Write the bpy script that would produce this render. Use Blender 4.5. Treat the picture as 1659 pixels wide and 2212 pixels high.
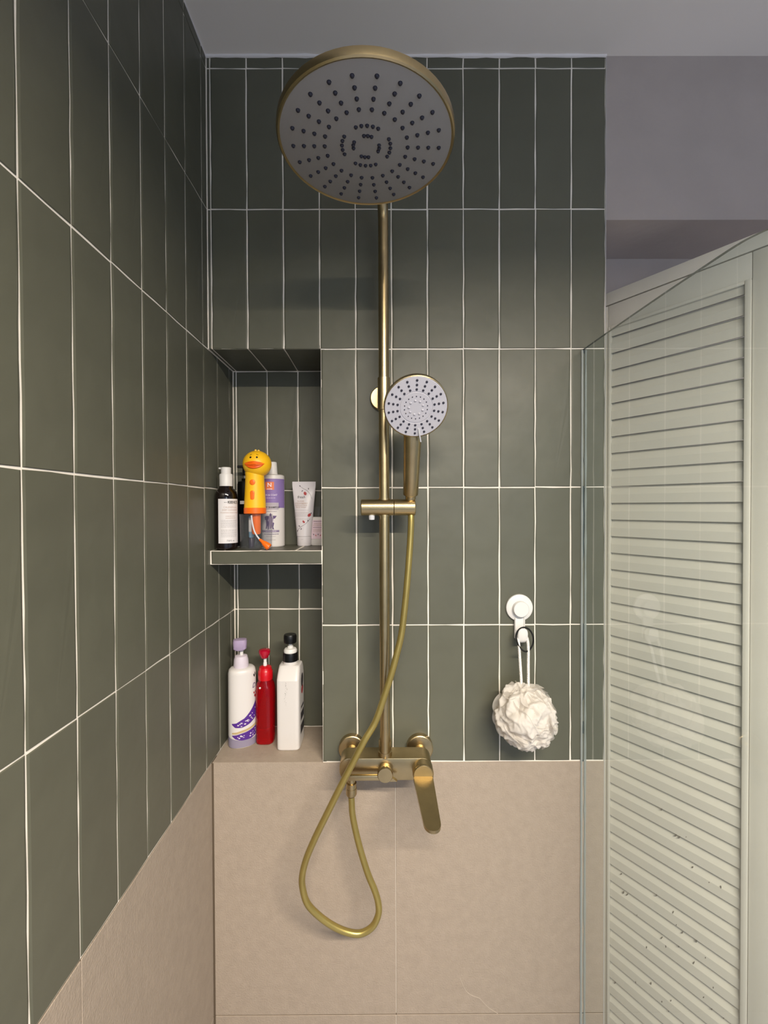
import bpy, bmesh, math, random
from mathutils import Vector, Matrix, noise
random.seed(7)
for o in list(bpy.data.objects): bpy.data.objects.remove(o, do_unlink=True)
SC = bpy.context.scene
COL = SC.collection
PI = math.pi

# ------------------------------------------------------------------ camera
F, PITCH, YAW, ROLL = 943.94, -.0125, -.0032, .0035
CAM = Vector((.3669, -.9481, 1.4501))
MR = Matrix.Rotation(YAW, 3, 'Z') @ Matrix.Rotation(PITCH, 3, 'X') @ Matrix.Rotation(ROLL, 3, 'Y')
cd = bpy.data.cameras.new('camera'); cam = bpy.data.objects.new('camera', cd); COL.objects.link(cam)
cd.sensor_fit = 'VERTICAL'; cd.sensor_height = 24; cd.lens = F / 2212 * 24; cd.clip_start = .01
right, fwd, up = MR.col[0], MR.col[1], MR.col[2]
m = Matrix((right, up, -fwd)).transposed().to_4x4(); m.translation = CAM
cam.matrix_world = m
SC.camera = cam

# ------------------------------------------------------------------ view, world, lights
SC.view_settings.view_transform = 'Standard'; SC.view_settings.look = 'None'
SC.view_settings.gamma = 1; SC.view_settings.use_curve_mapping = False
SC.view_settings.exposure = 0.0
W = bpy.data.worlds.new('world'); SC.world = W; W.use_nodes = True
W.node_tree.nodes['Background'].inputs[0].default_value = (.55, .68, 1, 1)
W.node_tree.nodes['Background'].inputs[1].default_value = .6
LAMP = Vector((.85, -1.62, 2.20))      # hanging linear lamp over the room, behind the camera; light leaves it downwards
LAMPW = 1.2
FILL_WINDOW = Vector((1.15, -2.62, 1.55))    # added window in the unseen rear wall, there for the cool fill
def area(name, loc, rot, shape, sx, sy, power, col):
    l = bpy.data.lights.new(name, 'AREA'); l.shape = shape; l.size = sx
    if shape == 'RECTANGLE': l.size_y = sy
    l.energy = power; l.color = col
    o = bpy.data.objects.new(name, l); COL.objects.link(o); o.location = loc; o.rotation_euler = rot
    return o
area('linear_lamp_glow', LAMP, (0, 0, 0), 'RECTANGLE', LAMPW - .02, .045, 112, (1, .90, .755))
area('added_cool_fill', FILL_WINDOW, (PI/2, 0, 0), 'RECTANGLE', .7, .9, 5.5, (.55, .77, 1))  # added cool fill light, set just inside the made-up rear window

# ------------------------------------------------------------------ pixel -> place helpers
def at(px, py, Y):
    d = MR @ Vector(((px - 829.5) / F, 1, -(py - 1106) / F))
    return CAM + d * ((Y - CAM.y) / d.y)
def mpp(Y): return (Y - CAM.y) / F
def ray_ball(px, py, c, rad, k=(1, 1, 1)):
    d = MR @ Vector(((px - 829.5) / F, 1, -(py - 1106) / F))
    o = CAM - c
    o2 = Vector((o.x / k[0], o.y / k[1], o.z / k[2])); d2 = Vector((d.x / k[0], d.y / k[1], d.z / k[2]))
    a, b, cc = d2.dot(d2), 2 * o2.dot(d2), o2.dot(o2) - rad * rad
    q = max(0, b * b - 4 * a * cc)
    return CAM + d * ((-b - math.sqrt(q)) / (2 * a))

# ------------------------------------------------------------------ materials
def srgb(r, g, b):
    f = lambda c: ((c / 255 + .055) / 1.055) ** 2.4 if c > 10 else c / 255 / 12.92
    return (f(r), f(g), f(b), 1)
MATS = {}
def mat(name, col, rough=.5, metal=0, var=0, var_scale=8, bump=0, bump_scale=20, coat=0, trans=0, ior=1.45,
        rvar=0, objvar=0, sss=0, spec=.5, aniso=0, detail=3):
    if name in MATS: return MATS[name]
    mt = bpy.data.materials.new(name); mt.use_nodes = True
    nt = mt.node_tree; N = nt.nodes; L = nt.links
    b = N['Principled BSDF']
    b.inputs['Base Color'].default_value = col
    b.inputs['Roughness'].default_value = rough
    b.inputs['Metallic'].default_value = metal
    b.inputs['IOR'].default_value = ior
    b.inputs['Coat Weight'].default_value = coat
    b.inputs['Transmission Weight'].default_value = trans
    b.inputs['Specular IOR Level'].default_value = spec
    b.inputs['Anisotropic'].default_value = aniso
    if sss:
        b.inputs['Subsurface Weight'].default_value = sss; b.inputs['Subsurface Radius'].default_value = (.01, .008, .006)
    tc = N.new('ShaderNodeTexCoord')
    cur = None
    if var or objvar:
        hsv = N.new('ShaderNodeHueSaturation'); hsv.inputs['Color'].default_value = col
        if var:
            no = N.new('ShaderNodeTexNoise'); no.inputs['Scale'].default_value = var_scale; no.inputs['Detail'].default_value = detail; no.inputs['Roughness'].default_value = .72 if detail > 6 else .5
            L.new(tc.outputs['Object'], no.inputs['Vector'])
            mr = N.new('ShaderNodeMapRange'); mr.inputs[1].default_value = .25; mr.inputs[2].default_value = .75
            mr.inputs[3].default_value = 1 - var; mr.inputs[4].default_value = 1 + var
            L.new(no.outputs['Fac'], mr.inputs[0]); cur = mr.outputs[0]
        if objvar:
            oi = N.new('ShaderNodeObjectInfo')
            m2 = N.new('ShaderNodeMapRange'); m2.inputs[3].default_value = 1 - objvar; m2.inputs[4].default_value = 1 + objvar
            L.new(oi.outputs['Random'], m2.inputs[0])
            if cur is None: cur = m2.outputs[0]
            else:
                mu = N.new('ShaderNodeMath'); mu.operation = 'MULTIPLY'; L.new(cur, mu.inputs[0]); L.new(m2.outputs[0], mu.inputs[1]); cur = mu.outputs[0]
        L.new(cur, hsv.inputs['Value']); L.new(hsv.outputs[0], b.inputs['Base Color'])
    if bump:
        n2 = N.new('ShaderNodeTexNoise'); n2.inputs['Scale'].default_value = bump_scale; n2.inputs['Detail'].default_value = 2
        oi = N.new('ShaderNodeObjectInfo'); va = N.new('ShaderNodeVectorMath'); va.operation = 'ADD'
        L.new(tc.outputs['Object'], va.inputs[0]); L.new(oi.outputs['Location'], va.inputs[1]); L.new(va.outputs[0], n2.inputs['Vector'])
        bp = N.new('ShaderNodeBump'); bp.inputs['Strength'].default_value = bump; bp.inputs['Distance'].default_value = .004
        L.new(n2.outputs['Fac'], bp.inputs['Height']); L.new(bp.outputs[0], b.inputs['Normal'])
        if rvar:
            m3 = N.new('ShaderNodeMapRange'); m3.inputs[3].default_value = rough - rvar; m3.inputs[4].default_value = rough + rvar
            L.new(n2.outputs['Fac'], m3.inputs[0]); L.new(m3.outputs[0], b.inputs['Roughness'])
    MATS[name] = mt
    return mt

TILE = mat('green_glazed_tile', srgb(90, 90, 77), .43, var=.06, var_scale=14, bump=.42, bump_scale=16, objvar=.06, rvar=.06, spec=.45)
GROUT = mat('white_grout', srgb(238, 230, 218), .85, var=.06, var_scale=60)
STONE = mat('beige_stone_slab', srgb(160, 146, 131), .62, var=.10, var_scale=45, bump=.22, bump_scale=320, objvar=.012, detail=8, spec=.3)
STONE_JOINT = mat('brown_joint', srgb(92, 78, 62), .9)
PLASTER = mat('grey_plaster', srgb(170, 160, 155), .85, var=.06, var_scale=9, bump=.15, bump_scale=60, detail=5)
CEIL = mat('ceiling_paint', srgb(236, 230, 224), .9, var=.02, var_scale=4)
WALLP = mat('room_wall_paint', srgb(126, 140, 166), .85)
FLOORM = mat('floor_stone', srgb(140, 142, 152), .6, var=.1, var_scale=12)
CAULK = mat('white_caulk', srgb(228, 224, 224), .6)
BRASS = mat('brushed_brass', (.48, .375, .205, 1), .30, 1, var=.08, var_scale=40, bump=.03, bump_scale=300)
BRASS_D = mat('brass_dark_gap', (.05, .04, .02, 1), .5, 1)
HOSE = mat('gold_hose', (.37, .285, .085, 1), .32, .7, var=.1, var_scale=25, coat=.3)
FACE = mat('grey_spray_face', srgb(150, 147, 146), .45, bump=.05, bump_scale=200)
FACE2 = mat('light_spray_face', srgb(190, 188, 196), .4)
NOZ = mat('dark_rubber_nozzle', srgb(42, 42, 56), .5)
CHROME = mat('grey_plastic_tab', srgb(205, 205, 208), .3)
WHITEP = mat('white_plastic', srgb(222, 219, 215), .4)
WHITEB = mat('white_bottle_plastic', srgb(216, 211, 207), .35)
BLACKP = mat('black_plastic', srgb(12, 12, 13), .35)
BLACKR = mat('black_elastic', srgb(10, 10, 10), .8)
AMBER = mat('dark_amber_glass', srgb(20, 11, 8), .08, coat=.5)
PAPER = mat('white_paper_label', srgb(228, 223, 222), .6)
INK = mat('black_ink', srgb(50, 46, 48), .7)
INK_G = mat('grey_ink', srgb(172, 166, 166), .7)
INK_W = mat('white_ink', srgb(240, 232, 240), .6)
INK_R = mat('tan_ink', srgb(184, 156, 140), .7)
LILAC = mat('lilac_plastic', srgb(168, 150, 180), .4)
LILAC_L = mat('pale_lilac_plastic', srgb(212, 202, 212), .4)
LILAC_B = mat('grey_lilac_base', srgb(142, 134, 154), .4)
PURPLE = mat('purple_print', srgb(84, 44, 136), .4)
VIOLET = mat('violet_label', srgb(134, 112, 168), .5)
VIOLET_D = mat('dark_violet_print', srgb(84, 62, 110), .5)
VIOLET_M = mat('mid_violet_print', srgb(150, 132, 158), .5)
GOLDP = mat('pale_gold_print', srgb(190, 166, 120), .4)
RED_T = mat('translucent_red_plastic', srgb(214, 6, 26), .10, trans=.75, ior=1.4)
RED = mat('red_plastic', srgb(196, 10, 24), .25, coat=.4)
RED_H = mat('deep_red_plastic', srgb(170, 8, 40), .2, coat=.4)
YEL = mat('yellow_toy_plastic', srgb(250, 192, 28), .4, sss=.0)
ORA = mat('orange_toy_plastic', srgb(246, 112, 22), .35)
ORA_D = mat('deep_orange_beak', srgb(236, 92, 14), .4)
ORA_L = mat('orange_label', srgb(222, 120, 74), .5)
CREAM = mat('cream_label', srgb(228, 220, 214), .5)
TUBEW = mat('pearl_white_tube', srgb(214, 209, 212), .28)
BERRY = mat('berry_red_print', srgb(168, 52, 56), .5)
LEAF = mat('leaf_print', srgb(96, 84, 92), .5)
PINKL = mat('pale_pink_label', srgb(220, 196, 206), .5)
BLUET = mat('pale_blue_plastic', srgb(128, 168, 192), .4)
DOORP = mat('white_louver_paint', srgb(195, 191, 181), .5, var=.03, var_scale=10)
SILI = mat('silicone_bead', srgb(150, 156, 153), .25)
WATER_T = mat('soft_clear_tube', srgb(206, 206, 212), .3)

def glass_mat(name, tint, ior, edge=False, haze=0):
    mt = bpy.data.materials.new(name); mt.use_nodes = True
    nt = mt.node_tree; N = nt.nodes; L = nt.links
    N.remove(N['Principled BSDF']); out = N['Material Output']
    tr = N.new('ShaderNodeBsdfTransparent'); tr.inputs[0].default_value = tint
    gl = N.new('ShaderNodeBsdfGlossy'); gl.inputs['Roughness'].default_value = .02
    fr = N.new('ShaderNodeFresnel'); fr.inputs[0].default_value = ior
    # reflect on the outer faces only (the transparent shader does not bend rays, so the inner face would reflect totally)
    ge = N.new('ShaderNodeNewGeometry'); iv = N.new('ShaderNodeMath'); iv.operation = 'SUBTRACT'; iv.inputs[0].default_value = 1
    L.new(ge.outputs['Backfacing'], iv.inputs[1])
    mu = N.new('ShaderNodeMath'); mu.operation = 'MULTIPLY'; mu.use_clamp = True; L.new(fr.outputs[0], mu.inputs[0]); L.new(iv.outputs[0], mu.inputs[1])
    mx = N.new('ShaderNodeMixShader'); L.new(mu.outputs[0], mx.inputs[0]); L.new(tr.outputs[0], mx.inputs[1]); L.new(gl.outputs[0], mx.inputs[2])
    last = mx
    if haze:
        df = N.new('ShaderNodeBsdfDiffuse'); df.inputs[0].default_value = (.8, .85, .84, 1)
        m2 = N.new('ShaderNodeMixShader'); m2.inputs[0].default_value = haze
        L.new(mx.outputs[0], m2.inputs[1]); L.new(df.outputs[0], m2.inputs[2]); last = m2
    L.new(last.outputs[0], out.inputs[0])
    return mt
GLASS = glass_mat('clear_screen_glass', (.93, .955, .945, 1), 1.60, haze=.03)
GLASS_E = mat('green_glass_edge', srgb(46, 58, 58), .15, var=.3, var_scale=6, coat=.5)
CLEARP = glass_mat('clear_plastic', (.965, .965, .975, 1), 1.3, haze=.02)
def pouf_mat(name, clear):
    mt = bpy.data.materials.new(name); mt.use_nodes = True
    nt = mt.node_tree; N = nt.nodes; L = nt.links
    N.remove(N['Principled BSDF'])
    d = N.new('ShaderNodeBsdfDiffuse'); d.inputs[0].default_value = srgb(240, 234, 226)
    t = N.new('ShaderNodeBsdfTranslucent'); t.inputs[0].default_value = srgb(240, 234, 226)
    p = N.new('ShaderNodeBsdfTransparent')
    a = N.new('ShaderNodeMixShader'); a.inputs[0].default_value = .4; L.new(d.outputs[0], a.inputs[1]); L.new(t.outputs[0], a.inputs[2])
    b = N.new('ShaderNodeMixShader'); b.inputs[0].default_value = clear; L.new(a.outputs[0], b.inputs[1]); L.new(p.outputs[0], b.inputs[2])
    L.new(b.outputs[0], N['Material Output'].inputs[0])
    return mt
POUF, POUF_O = pouf_mat('white_mesh_net', .04), pouf_mat('sheer_mesh_net', .42)

# ------------------------------------------------------------------ object helpers
BASE = {}
def thing(name, label, cat, loc, group=None, kind=None):
    o = bpy.data.objects.new(name, None); COL.objects.link(o); o.location = loc
    o.empty_display_size = .02
    o['label'] = label; o['category'] = cat
    if group: o['group'] = group
    if kind: o['kind'] = kind
    BASE[o.name] = Vector(loc)
    return o
def root_of(o):
    while o.parent: o = o.parent
    return o
def obj(name, vf, mt, parent=None, smooth=True, sharp=40, label=None, kind=None):
    """vf = (verts, faces[, material indices]) in world coordinates"""
    v, f = vf[0], vf[1]
    B = BASE.get(root_of(parent).name, Vector((0, 0, 0))) if parent else Vector((0, 0, 0))
    me = bpy.data.meshes.new(name); me.from_pydata([tuple(Vector(p) - B) for p in v], [], f)
    bm = bmesh.new(); bm.from_mesh(me); bmesh.ops.recalc_face_normals(bm, faces=bm.faces); bm.to_mesh(me); bm.free()
    for mm in (mt if isinstance(mt, (list, tuple)) else [mt]): me.materials.append(mm)
    if len(vf) > 2:
        for p, i in zip(me.polygons, vf[2]): p.material_index = i
    if smooth:
        me.shade_smooth()
        if sharp: me.set_sharp_from_angle(angle=math.radians(sharp))
    o = bpy.data.objects.new(name, me); COL.objects.link(o)
    if parent: o.parent = parent
    if label: o['label'] = label
    if kind: o['kind'] = kind
    return o
def meta(o, label, cat, group=None, kind=None):
    o['label'] = label; o['category'] = cat
    if group: o['group'] = group
    if kind: o['kind'] = kind
    return o
def join(*vfs):
    V, Fs, I = [], [], []
    for n, t in enumerate(vfs):
        k = len(V); V += list(t[0]); Fs += [tuple(i + k for i in f) for f in t[1]]
        I += list(t[2]) if len(t) > 2 else [0] * len(t[1])
    return V, Fs, I
def xf(vf, M):
    return ([M @ Vector(p) for p in vf[0]],) + tuple(vf[1:])
def box(x0, x1, y0, y1, z0, z1):
    v = [(x, y, z) for x in (x0, x1) for y in (y0, y1) for z in (z0, z1)]
    return v, [(0, 1, 3, 2), (4, 6, 7, 5), (0, 4, 5, 1), (2, 3, 7, 6), (0, 2, 6, 4), (1, 5, 7, 3)]
def rbox(x0, x1, y0, y1, z0, z1, b=.002, seg=2):
    bm = bmesh.new(); v, f = box(x0, x1, y0, y1, z0, z1)
    vs = [bm.verts.new(p) for p in v]
    for q in f: bm.faces.new([vs[i] for i in q])
    bmesh.ops.recalc_face_normals(bm, faces=bm.faces)
    bmesh.ops.bevel(bm, geom=list(bm.edges), offset=b, segments=seg, affect='EDGES', profile=.5)
    bm.verts.index_update()
    r = ([p.co.copy() for p in bm.verts], [tuple(q.index for q in fa.verts) for fa in bm.faces]); bm.free()
    return r
def loft(rings, cap=True):
    n = len(rings[0]); V = [p for r in rings for p in r]; Fs = []
    for i in range(len(rings) - 1):
        for k in range(n):
            a = i * n + k; b = i * n + (k + 1) % n
            Fs.append((a, b, b + n, a + n))
    if cap:
        Fs.append(tuple(range(n))[::-1]); Fs.append(tuple((len(rings) - 1) * n + k for k in range(n)))
    return V, Fs
def lathe(c, prof, seg=32, axis='Z', cap=True):
    """prof: [(radius, height)] around c"""
    rings = []
    for r, h in prof:
        r = max(r, 1e-5)
        ring = []
        for k in range(seg):
            a = 2 * PI * k / seg; x, y = r * math.cos(a), r * math.sin(a)
            p = {'Z': (x, y, h), 'Y': (x, h, y), 'X': (h, x, y)}[axis]
            ring.append(Vector(c) + Vector(p))
        rings.append(ring)
    return loft(rings, cap)
def lathe_dir(c, d, prof, seg=32, cap=True):
    q = Vector((0, 0, 1)).rotation_difference(Vector(d).normalized()).to_matrix().to_4x4()
    return xf(lathe((0, 0, 0), prof, seg, cap=cap), Matrix.Translation(c) @ q)
def superring(cx, cy, z, rx, ry, n=2.0, seg=40, rot=0):
    ring = []
    for k in range(seg):
        a = 2 * PI * k / seg; ca, sa = math.cos(a), math.sin(a)
        x = rx * math.copysign(abs(ca) ** (2 / n), ca); y = ry * math.copysign(abs(sa) ** (2 / n), sa)
        ring.append(Vector((cx + x * math.cos(rot) - y * math.sin(rot), cy + x * math.sin(rot) + y * math.cos(rot), z)))
    return ring
def catmull(P, sub=8, closed=False):
    P = [Vector(p) for p in P]; out = []; n = len(P)
    for i in range(n if closed else n - 1):
        if closed: a, b, c, d = P[i - 1], P[i], P[(i + 1) % n], P[(i + 2) % n]
        else: a, b, c, d = P[max(i - 1, 0)], P[i], P[i + 1], P[min(i + 2, n - 1)]
        for s in range(sub):
            t = s / sub
            out.append(.5 * ((2 * b) + (c - a) * t + (2 * a - 5 * b + 4 * c - d) * t * t + (3 * b - a - 3 * c + d) * t ** 3))
    if not closed: out.append(P[-1])
    return out
def tube(path, r, seg=14, closed=False, cap=True):
    path = [Vector(p) for p in path]; n = len(path)
    T = []
    for i in range(n):
        a = path[i - 1] if (closed or i) else path[0]; b = path[(i + 1) % n] if (closed or i < n - 1) else path[-1]
        T.append((b - a).normalized())
    nrm = T[0].orthogonal().normalized(); rings = []
    for i in range(n):
        if i:
            nrm = (T[i - 1].rotation_difference(T[i]).to_matrix() @ nrm); nrm = (nrm - T[i] * nrm.dot(T[i])).normalized()
        bn = T[i].cross(nrm); rr = r[i] if isinstance(r, (list, tuple)) else r
        rings.append([path[i] + (nrm * math.cos(2 * PI * k / seg) + bn * math.sin(2 * PI * k / seg)) * rr for k in range(seg)])
    if closed: rings.append(rings[0])
    return loft(rings, cap and not closed)
def prism(outline, d):
    """outline: world points (planar); d: extrusion vector"""
    n = len(outline); V = [Vector(p) for p in outline] + [Vector(p) + Vector(d) for p in outline]
    Fs = [tuple(range(n))[::-1], tuple(range(n, 2 * n))] + [(i, (i + 1) % n, (i + 1) % n + n, i + n) for i in range(n)]
    return V, Fs
def text2d(s, size, bold=False, slant=0):
    cu = bpy.data.curves.new('lettering', 'FONT'); cu.body = s; cu.size = size; cu.align_x = 'CENTER'; cu.align_y = 'CENTER'
    cu.resolution_u = 2; cu.shear = slant
    if bold: cu.offset = size * .018
    o = bpy.data.objects.new('lettering', cu); COL.objects.link(o)
    dg = bpy.context.evaluated_depsgraph_get(); dg.update()
    me = o.evaluated_get(dg).to_mesh()
    r = ([v.co.copy() for v in me.vertices], [tuple(p.vertices) for p in me.polygons])
    o.evaluated_get(dg).to_mesh_clear(); bpy.data.objects.remove(o, do_unlink=True); bpy.data.curves.remove(cu)
    return r
def rect2d(u0, u1, v0, v1, nu=12, nv=1):
    V = [Vector((u0 + (u1 - u0) * i / nu, v0 + (v1 - v0) * j / nv, 0)) for j in range(nv + 1) for i in range(nu + 1)]
    Fs = [(j * (nu + 1) + i, j * (nu + 1) + i + 1, (j + 1) * (nu + 1) + i + 1, (j + 1) * (nu + 1) + i) for j in range(nv) for i in range(nu)]
    return V, Fs
def poly2d(pts): return [Vector((p[0], p[1], 0)) for p in pts], [tuple(range(len(pts)))]
def blob2d(cx, cy, rx, ry, rot=0, n=14, tip=0):
    pts = []
    for k in range(n):
        a = 2 * PI * k / n; x = rx * math.cos(a) * (1 - tip * math.sin(a)); y = ry * math.sin(a)
        pts.append((cx + x * math.cos(rot) - y * math.sin(rot), cy + x * math.sin(rot) + y * math.cos(rot)))
    return poly2d(pts)
def put(vf, fn): return ([fn(p.x, p.y) for p in vf[0]],) + tuple(vf[1:])
def move2d(vf, du, dv): return ([Vector((p.x + du, p.y + dv, 0)) for p in vf[0]],) + tuple(vf[1:])
def fine_print(u0, u1, rows, dv, th=.0005):
    parts = []
    for v in rows:
        u = u0
        while u < u1 - .001:
            l = random.uniform(.0015, .0045); parts.append(rect2d(u, min(u + l, u1), v, v + th, 2)); u += l + .0008
    return join(*parts)

# ------------------------------------------------------------------ structure
WT, HT = .0776, .2994                     # tile module
G = .0027                                 # grout joint
ZR = [2.3894 - HT * j for j in range(6)]  # horizontal joints
XL = -.0077                               # left wall face
YK = lambda k: -(.026 + WT * k)           # vertical joints of the left wall
CEILZ = 2.415
XE = .8495                                # end of the tiled wall
NX1, ND = .2345, .155                     # niche right side, depth
NZ1, NZ0 = ZR[2], ZR[5]
SOF = 2.0661                              # soffit of the alcove
def structure(name, vf, mt, label, cat='wall'):
    return meta(obj(name, vf, mt, smooth=False), label, cat, kind='structure')
d = .0014
wall_back = structure('wall_back', join(
    box(XL - .1, NX1, d, .3, NZ1 + d, CEILZ), box(NX1 - d*0, XE, d, .3, 0, CEILZ),
    box(XL - .1, NX1, ND + d, .3, 0, NZ1 + d), box(XL - .1, NX1, .009, ND + d, 0, NZ0 - .009)), GROUT,
    'shower back wall of dark green stacked tiles over beige slabs, with niche')
wall_left = structure('wall_left', join(box(XL - .2, XL - d, -1.2, ND + .1, 0, CEILZ)), GROUT,
    'shower side wall of dark green upright tiles above beige slabs')
structure('wall_left_rear', box(XL - .2, XL - d, -2.7, -1.2, 0, CEILZ), WALLP, 'plain painted wall behind the shower')
structure('wall_alcove', join(box(XE + .0012, 2.25, 0, .3, SOF, CEILZ), box(XE + .0012, 2.25, ND - .006, .3, 0, SOF)), PLASTER,
    'grey plaster wall with a shallow alcove beside the tiled shower wall')
structure('ceiling', box(XL - .2, 2.3, -2.75, .3, CEILZ, CEILZ + .1), CEIL, 'plain matt white ceiling above the shower', 'ceiling')
structure('floor', box(XL - .2, 2.3, -2.75, .3, -.1, 0), FLOORM, 'beige stone floor of the bathroom', 'floor')
structure('wall_right', box(2.25, 2.35, -2.75, .3, 0, CEILZ), WALLP, 'plain painted wall opposite the green tiles')
wx0, wx1, wz0, wz1 = FILL_WINDOW.x - .36, FILL_WINDOW.x + .36, FILL_WINDOW.z - .46, FILL_WINDOW.z + .46
structure('wall_rear', join(box(XL - .2, wx0, -2.75, -2.65, 0, CEILZ), box(wx1, 2.3, -2.75, -2.65, 0, CEILZ),
    box(wx0, wx1, -2.75, -2.65, 0, wz0), box(wx0, wx1, -2.75, -2.65, wz1, CEILZ)), WALLP, 'plain painted wall with an added fill window behind the camera')
fill_win = thing('fill_window_1', 'added white-paned window in the unseen rear wall, housing the cool fill', 'window', (FILL_WINDOW.x, -2.7, wz0), kind='structure')  # frame and opaque pane put in to house the cool fill
fr = .035
obj('fill_window_frame', join(box(wx0, wx1, -2.74, -2.66, wz0, wz0 + fr), box(wx0, wx1, -2.74, -2.66, wz1 - fr, wz1),
    box(wx0, wx0 + fr, -2.74, -2.66, wz0 + fr, wz1 - fr), box(wx1 - fr, wx1, -2.74, -2.66, wz0 + fr, wz1 - fr)), WHITEP, fill_win, smooth=False)
obj('fill_window_pane', box(wx0 + fr, wx1 - fr, -2.705, -2.695, wz0 + fr, wz1 - fr), WHITEP, fill_win, smooth=False)
# hanging linear lamp (behind the camera)
lamp = thing('linear_lamp', 'long brass linear lamp hanging from the ceiling', 'lamp', (LAMP.x, LAMP.y, CEILZ))
lx0, lx1 = LAMP.x - LAMPW / 2, LAMP.x + LAMPW / 2
obj('housing', join(box(lx0, lx1, LAMP.y - .032, LAMP.y - .028, LAMP.z - .006, LAMP.z + .05), box(lx0, lx1, LAMP.y + .028, LAMP.y + .032, LAMP.z - .006, LAMP.z + .05),
    box(lx0, lx1, LAMP.y - .028, LAMP.y + .028, LAMP.z + .044, LAMP.z + .05), box(lx0 - .004, lx0, LAMP.y - .032, LAMP.y + .032, LAMP.z - .006, LAMP.z + .05), box(lx1, lx1 + .004, LAMP.y - .032, LAMP.y + .032, LAMP.z - .006, LAMP.z + .05)), BRASS, lamp, smooth=False)
for xr in (lx0 + .15, lx1 - .15):
    obj('hanger_rod', lathe((xr, LAMP.y, 0), [(.005, LAMP.z + .05), (.005, CEILZ - .006), (.03, CEILZ - .006), (.03, CEILZ)], 16), BRASS, lamp)

# ------------------------------------------------------------------ tiles (each one an object)
def tile_mesh(w, h, seed, name='tile'):
    rnd = random.Random(seed)
    t, bv = .008, .0009
    nu = max(1, round(w / .03)); nv = max(1, round(h / .035))
    per = []
    for i in range(nu): per.append((-w/2 + w * i / nu, -h/2))
    for i in range(nv): per.append((w/2, -h/2 + h * i / nv))
    for i in range(nu): per.append((w/2 - w * i / nu, h/2))
    for i in range(nv): per.append((-w/2, h/2 - h * i / nv))
    j = min(.0007, w * .04)
    per = [(x + rnd.uniform(-j, j), z + rnd.uniform(-j, j)) for x, z in per]
    ins = [(x * (1 - 2 * bv / w), z * (1 - 2 * bv / h)) for x, z in per]
    n = len(per)
    V = [(x, t, z) for x, z in per] + [(x, bv * .8, z) for x, z in per] + [(x, rnd.uniform(-.00015, .00015), z) for x, z in ins]
    V = [(x * (1 - 4 * bv / w) if i >= 2 * n else x, y, z) for i, (x, y, z) in enumerate(V)]
    Fs = []
    for L_ in (0, 1):
        for k in range(n): Fs.append((L_ * n + k, L_ * n + (k + 1) % n, (L_ + 1) * n + (k + 1) % n, (L_ + 1) * n + k))
    Fs.append(tuple(range(2 * n, 3 * n)))
    me = bpy.data.meshes.new(name); me.from_pydata(V, [], Fs)
    bm = bmesh.new(); bm.from_mesh(me); bmesh.ops.recalc_face_normals(bm, faces=bm.faces); bm.to_mesh(me); bm.free()
    # open back: make sure the face looks along -Y
    if me.polygons[-1].normal.y > 0: me.flip_normals()
    me.materials.append(TILE)
    return me
TCACHE = {}
def tile(parent, c, w, h, rot=(0, 0, 0), mt=None, name='tile'):
    w -= G; h -= G
    if w < .001 or h < .001: return
    key = (round(w, 4), round(h, 4), random.randrange(6))
    if key not in TCACHE: TCACHE[key] = tile_mesh(w, h, len(TCACHE))
    o = bpy.data.objects.new(name, TCACHE[key]); COL.objects.link(o); o.parent = parent
    o.location = c; j = .0022
    o.rotation_euler = (rot[0] + random.uniform(-j, j) * .5, rot[1], rot[2] + random.uniform(-j, j)) if max(w, h) > .05 and w > .02 else rot
    return o
def span(a, b, c, d_):  # centre and size
    return (a + b) / 2, abs(b - a)
# back wall field
cols = [XL] + [i * WT for i in range(11)] + [XE]
rows = [CEILZ + .001] + ZR
for r in range(6):
    z1, z0 = rows[r], rows[r + 1]
    for i in range(len(cols) - 1):
        x0, x1 = cols[i], cols[i + 1]
        if r >= 3 and x1 <= NX1 + .002: continue
        if r >= 3 and x0 < NX1 < x1: x0 = NX1
        tile(wall_back, ((x0 + x1) / 2, 0, (z0 + z1) / 2), x1 - x0, z1 - z0)
# niche back, three rows
ncols = [XL, 0, WT, 2 * WT, NX1]
for r in range(3, 6):
    z1, z0 = rows[r], rows[r + 1]
    for i in range(4):
        tile(wall_back, ((ncols[i] + ncols[i+1]) / 2, ND, (z0 + z1) / 2), ncols[i+1] - ncols[i], z1 - z0)
# niche ceiling and right cheek
for i in range(4):
    tile(wall_back, ((ncols[i] + ncols[i+1]) / 2, ND / 2, NZ1), ncols[i+1] - ncols[i], ND, (PI/2, 0, 0))
for r in range(3, 6):
    for y0, y1 in ((0, WT), (WT, ND)):
        tile(wall_back, (NX1 - .0, (y0 + y1) / 2, (rows[r] + rows[r+1]) / 2), y1 - y0, HT, (0, 0, -PI/2))
# left wall field
for k in range(-3, 15):
    ya, yb = YK(k), YK(k + 1)          # ya nearer the back wall
    for r in range(6):
        z1, z0 = rows[r], rows[r + 1]
        y1 = min(ya, ND if r >= 3 else 0)
        if y1 <= yb + .004: continue
        tile(wall_left, (XL, (y1 + yb) / 2, (z0 + z1) / 2), y1 - yb, z1 - z0, (0, 0, PI/2))
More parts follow.
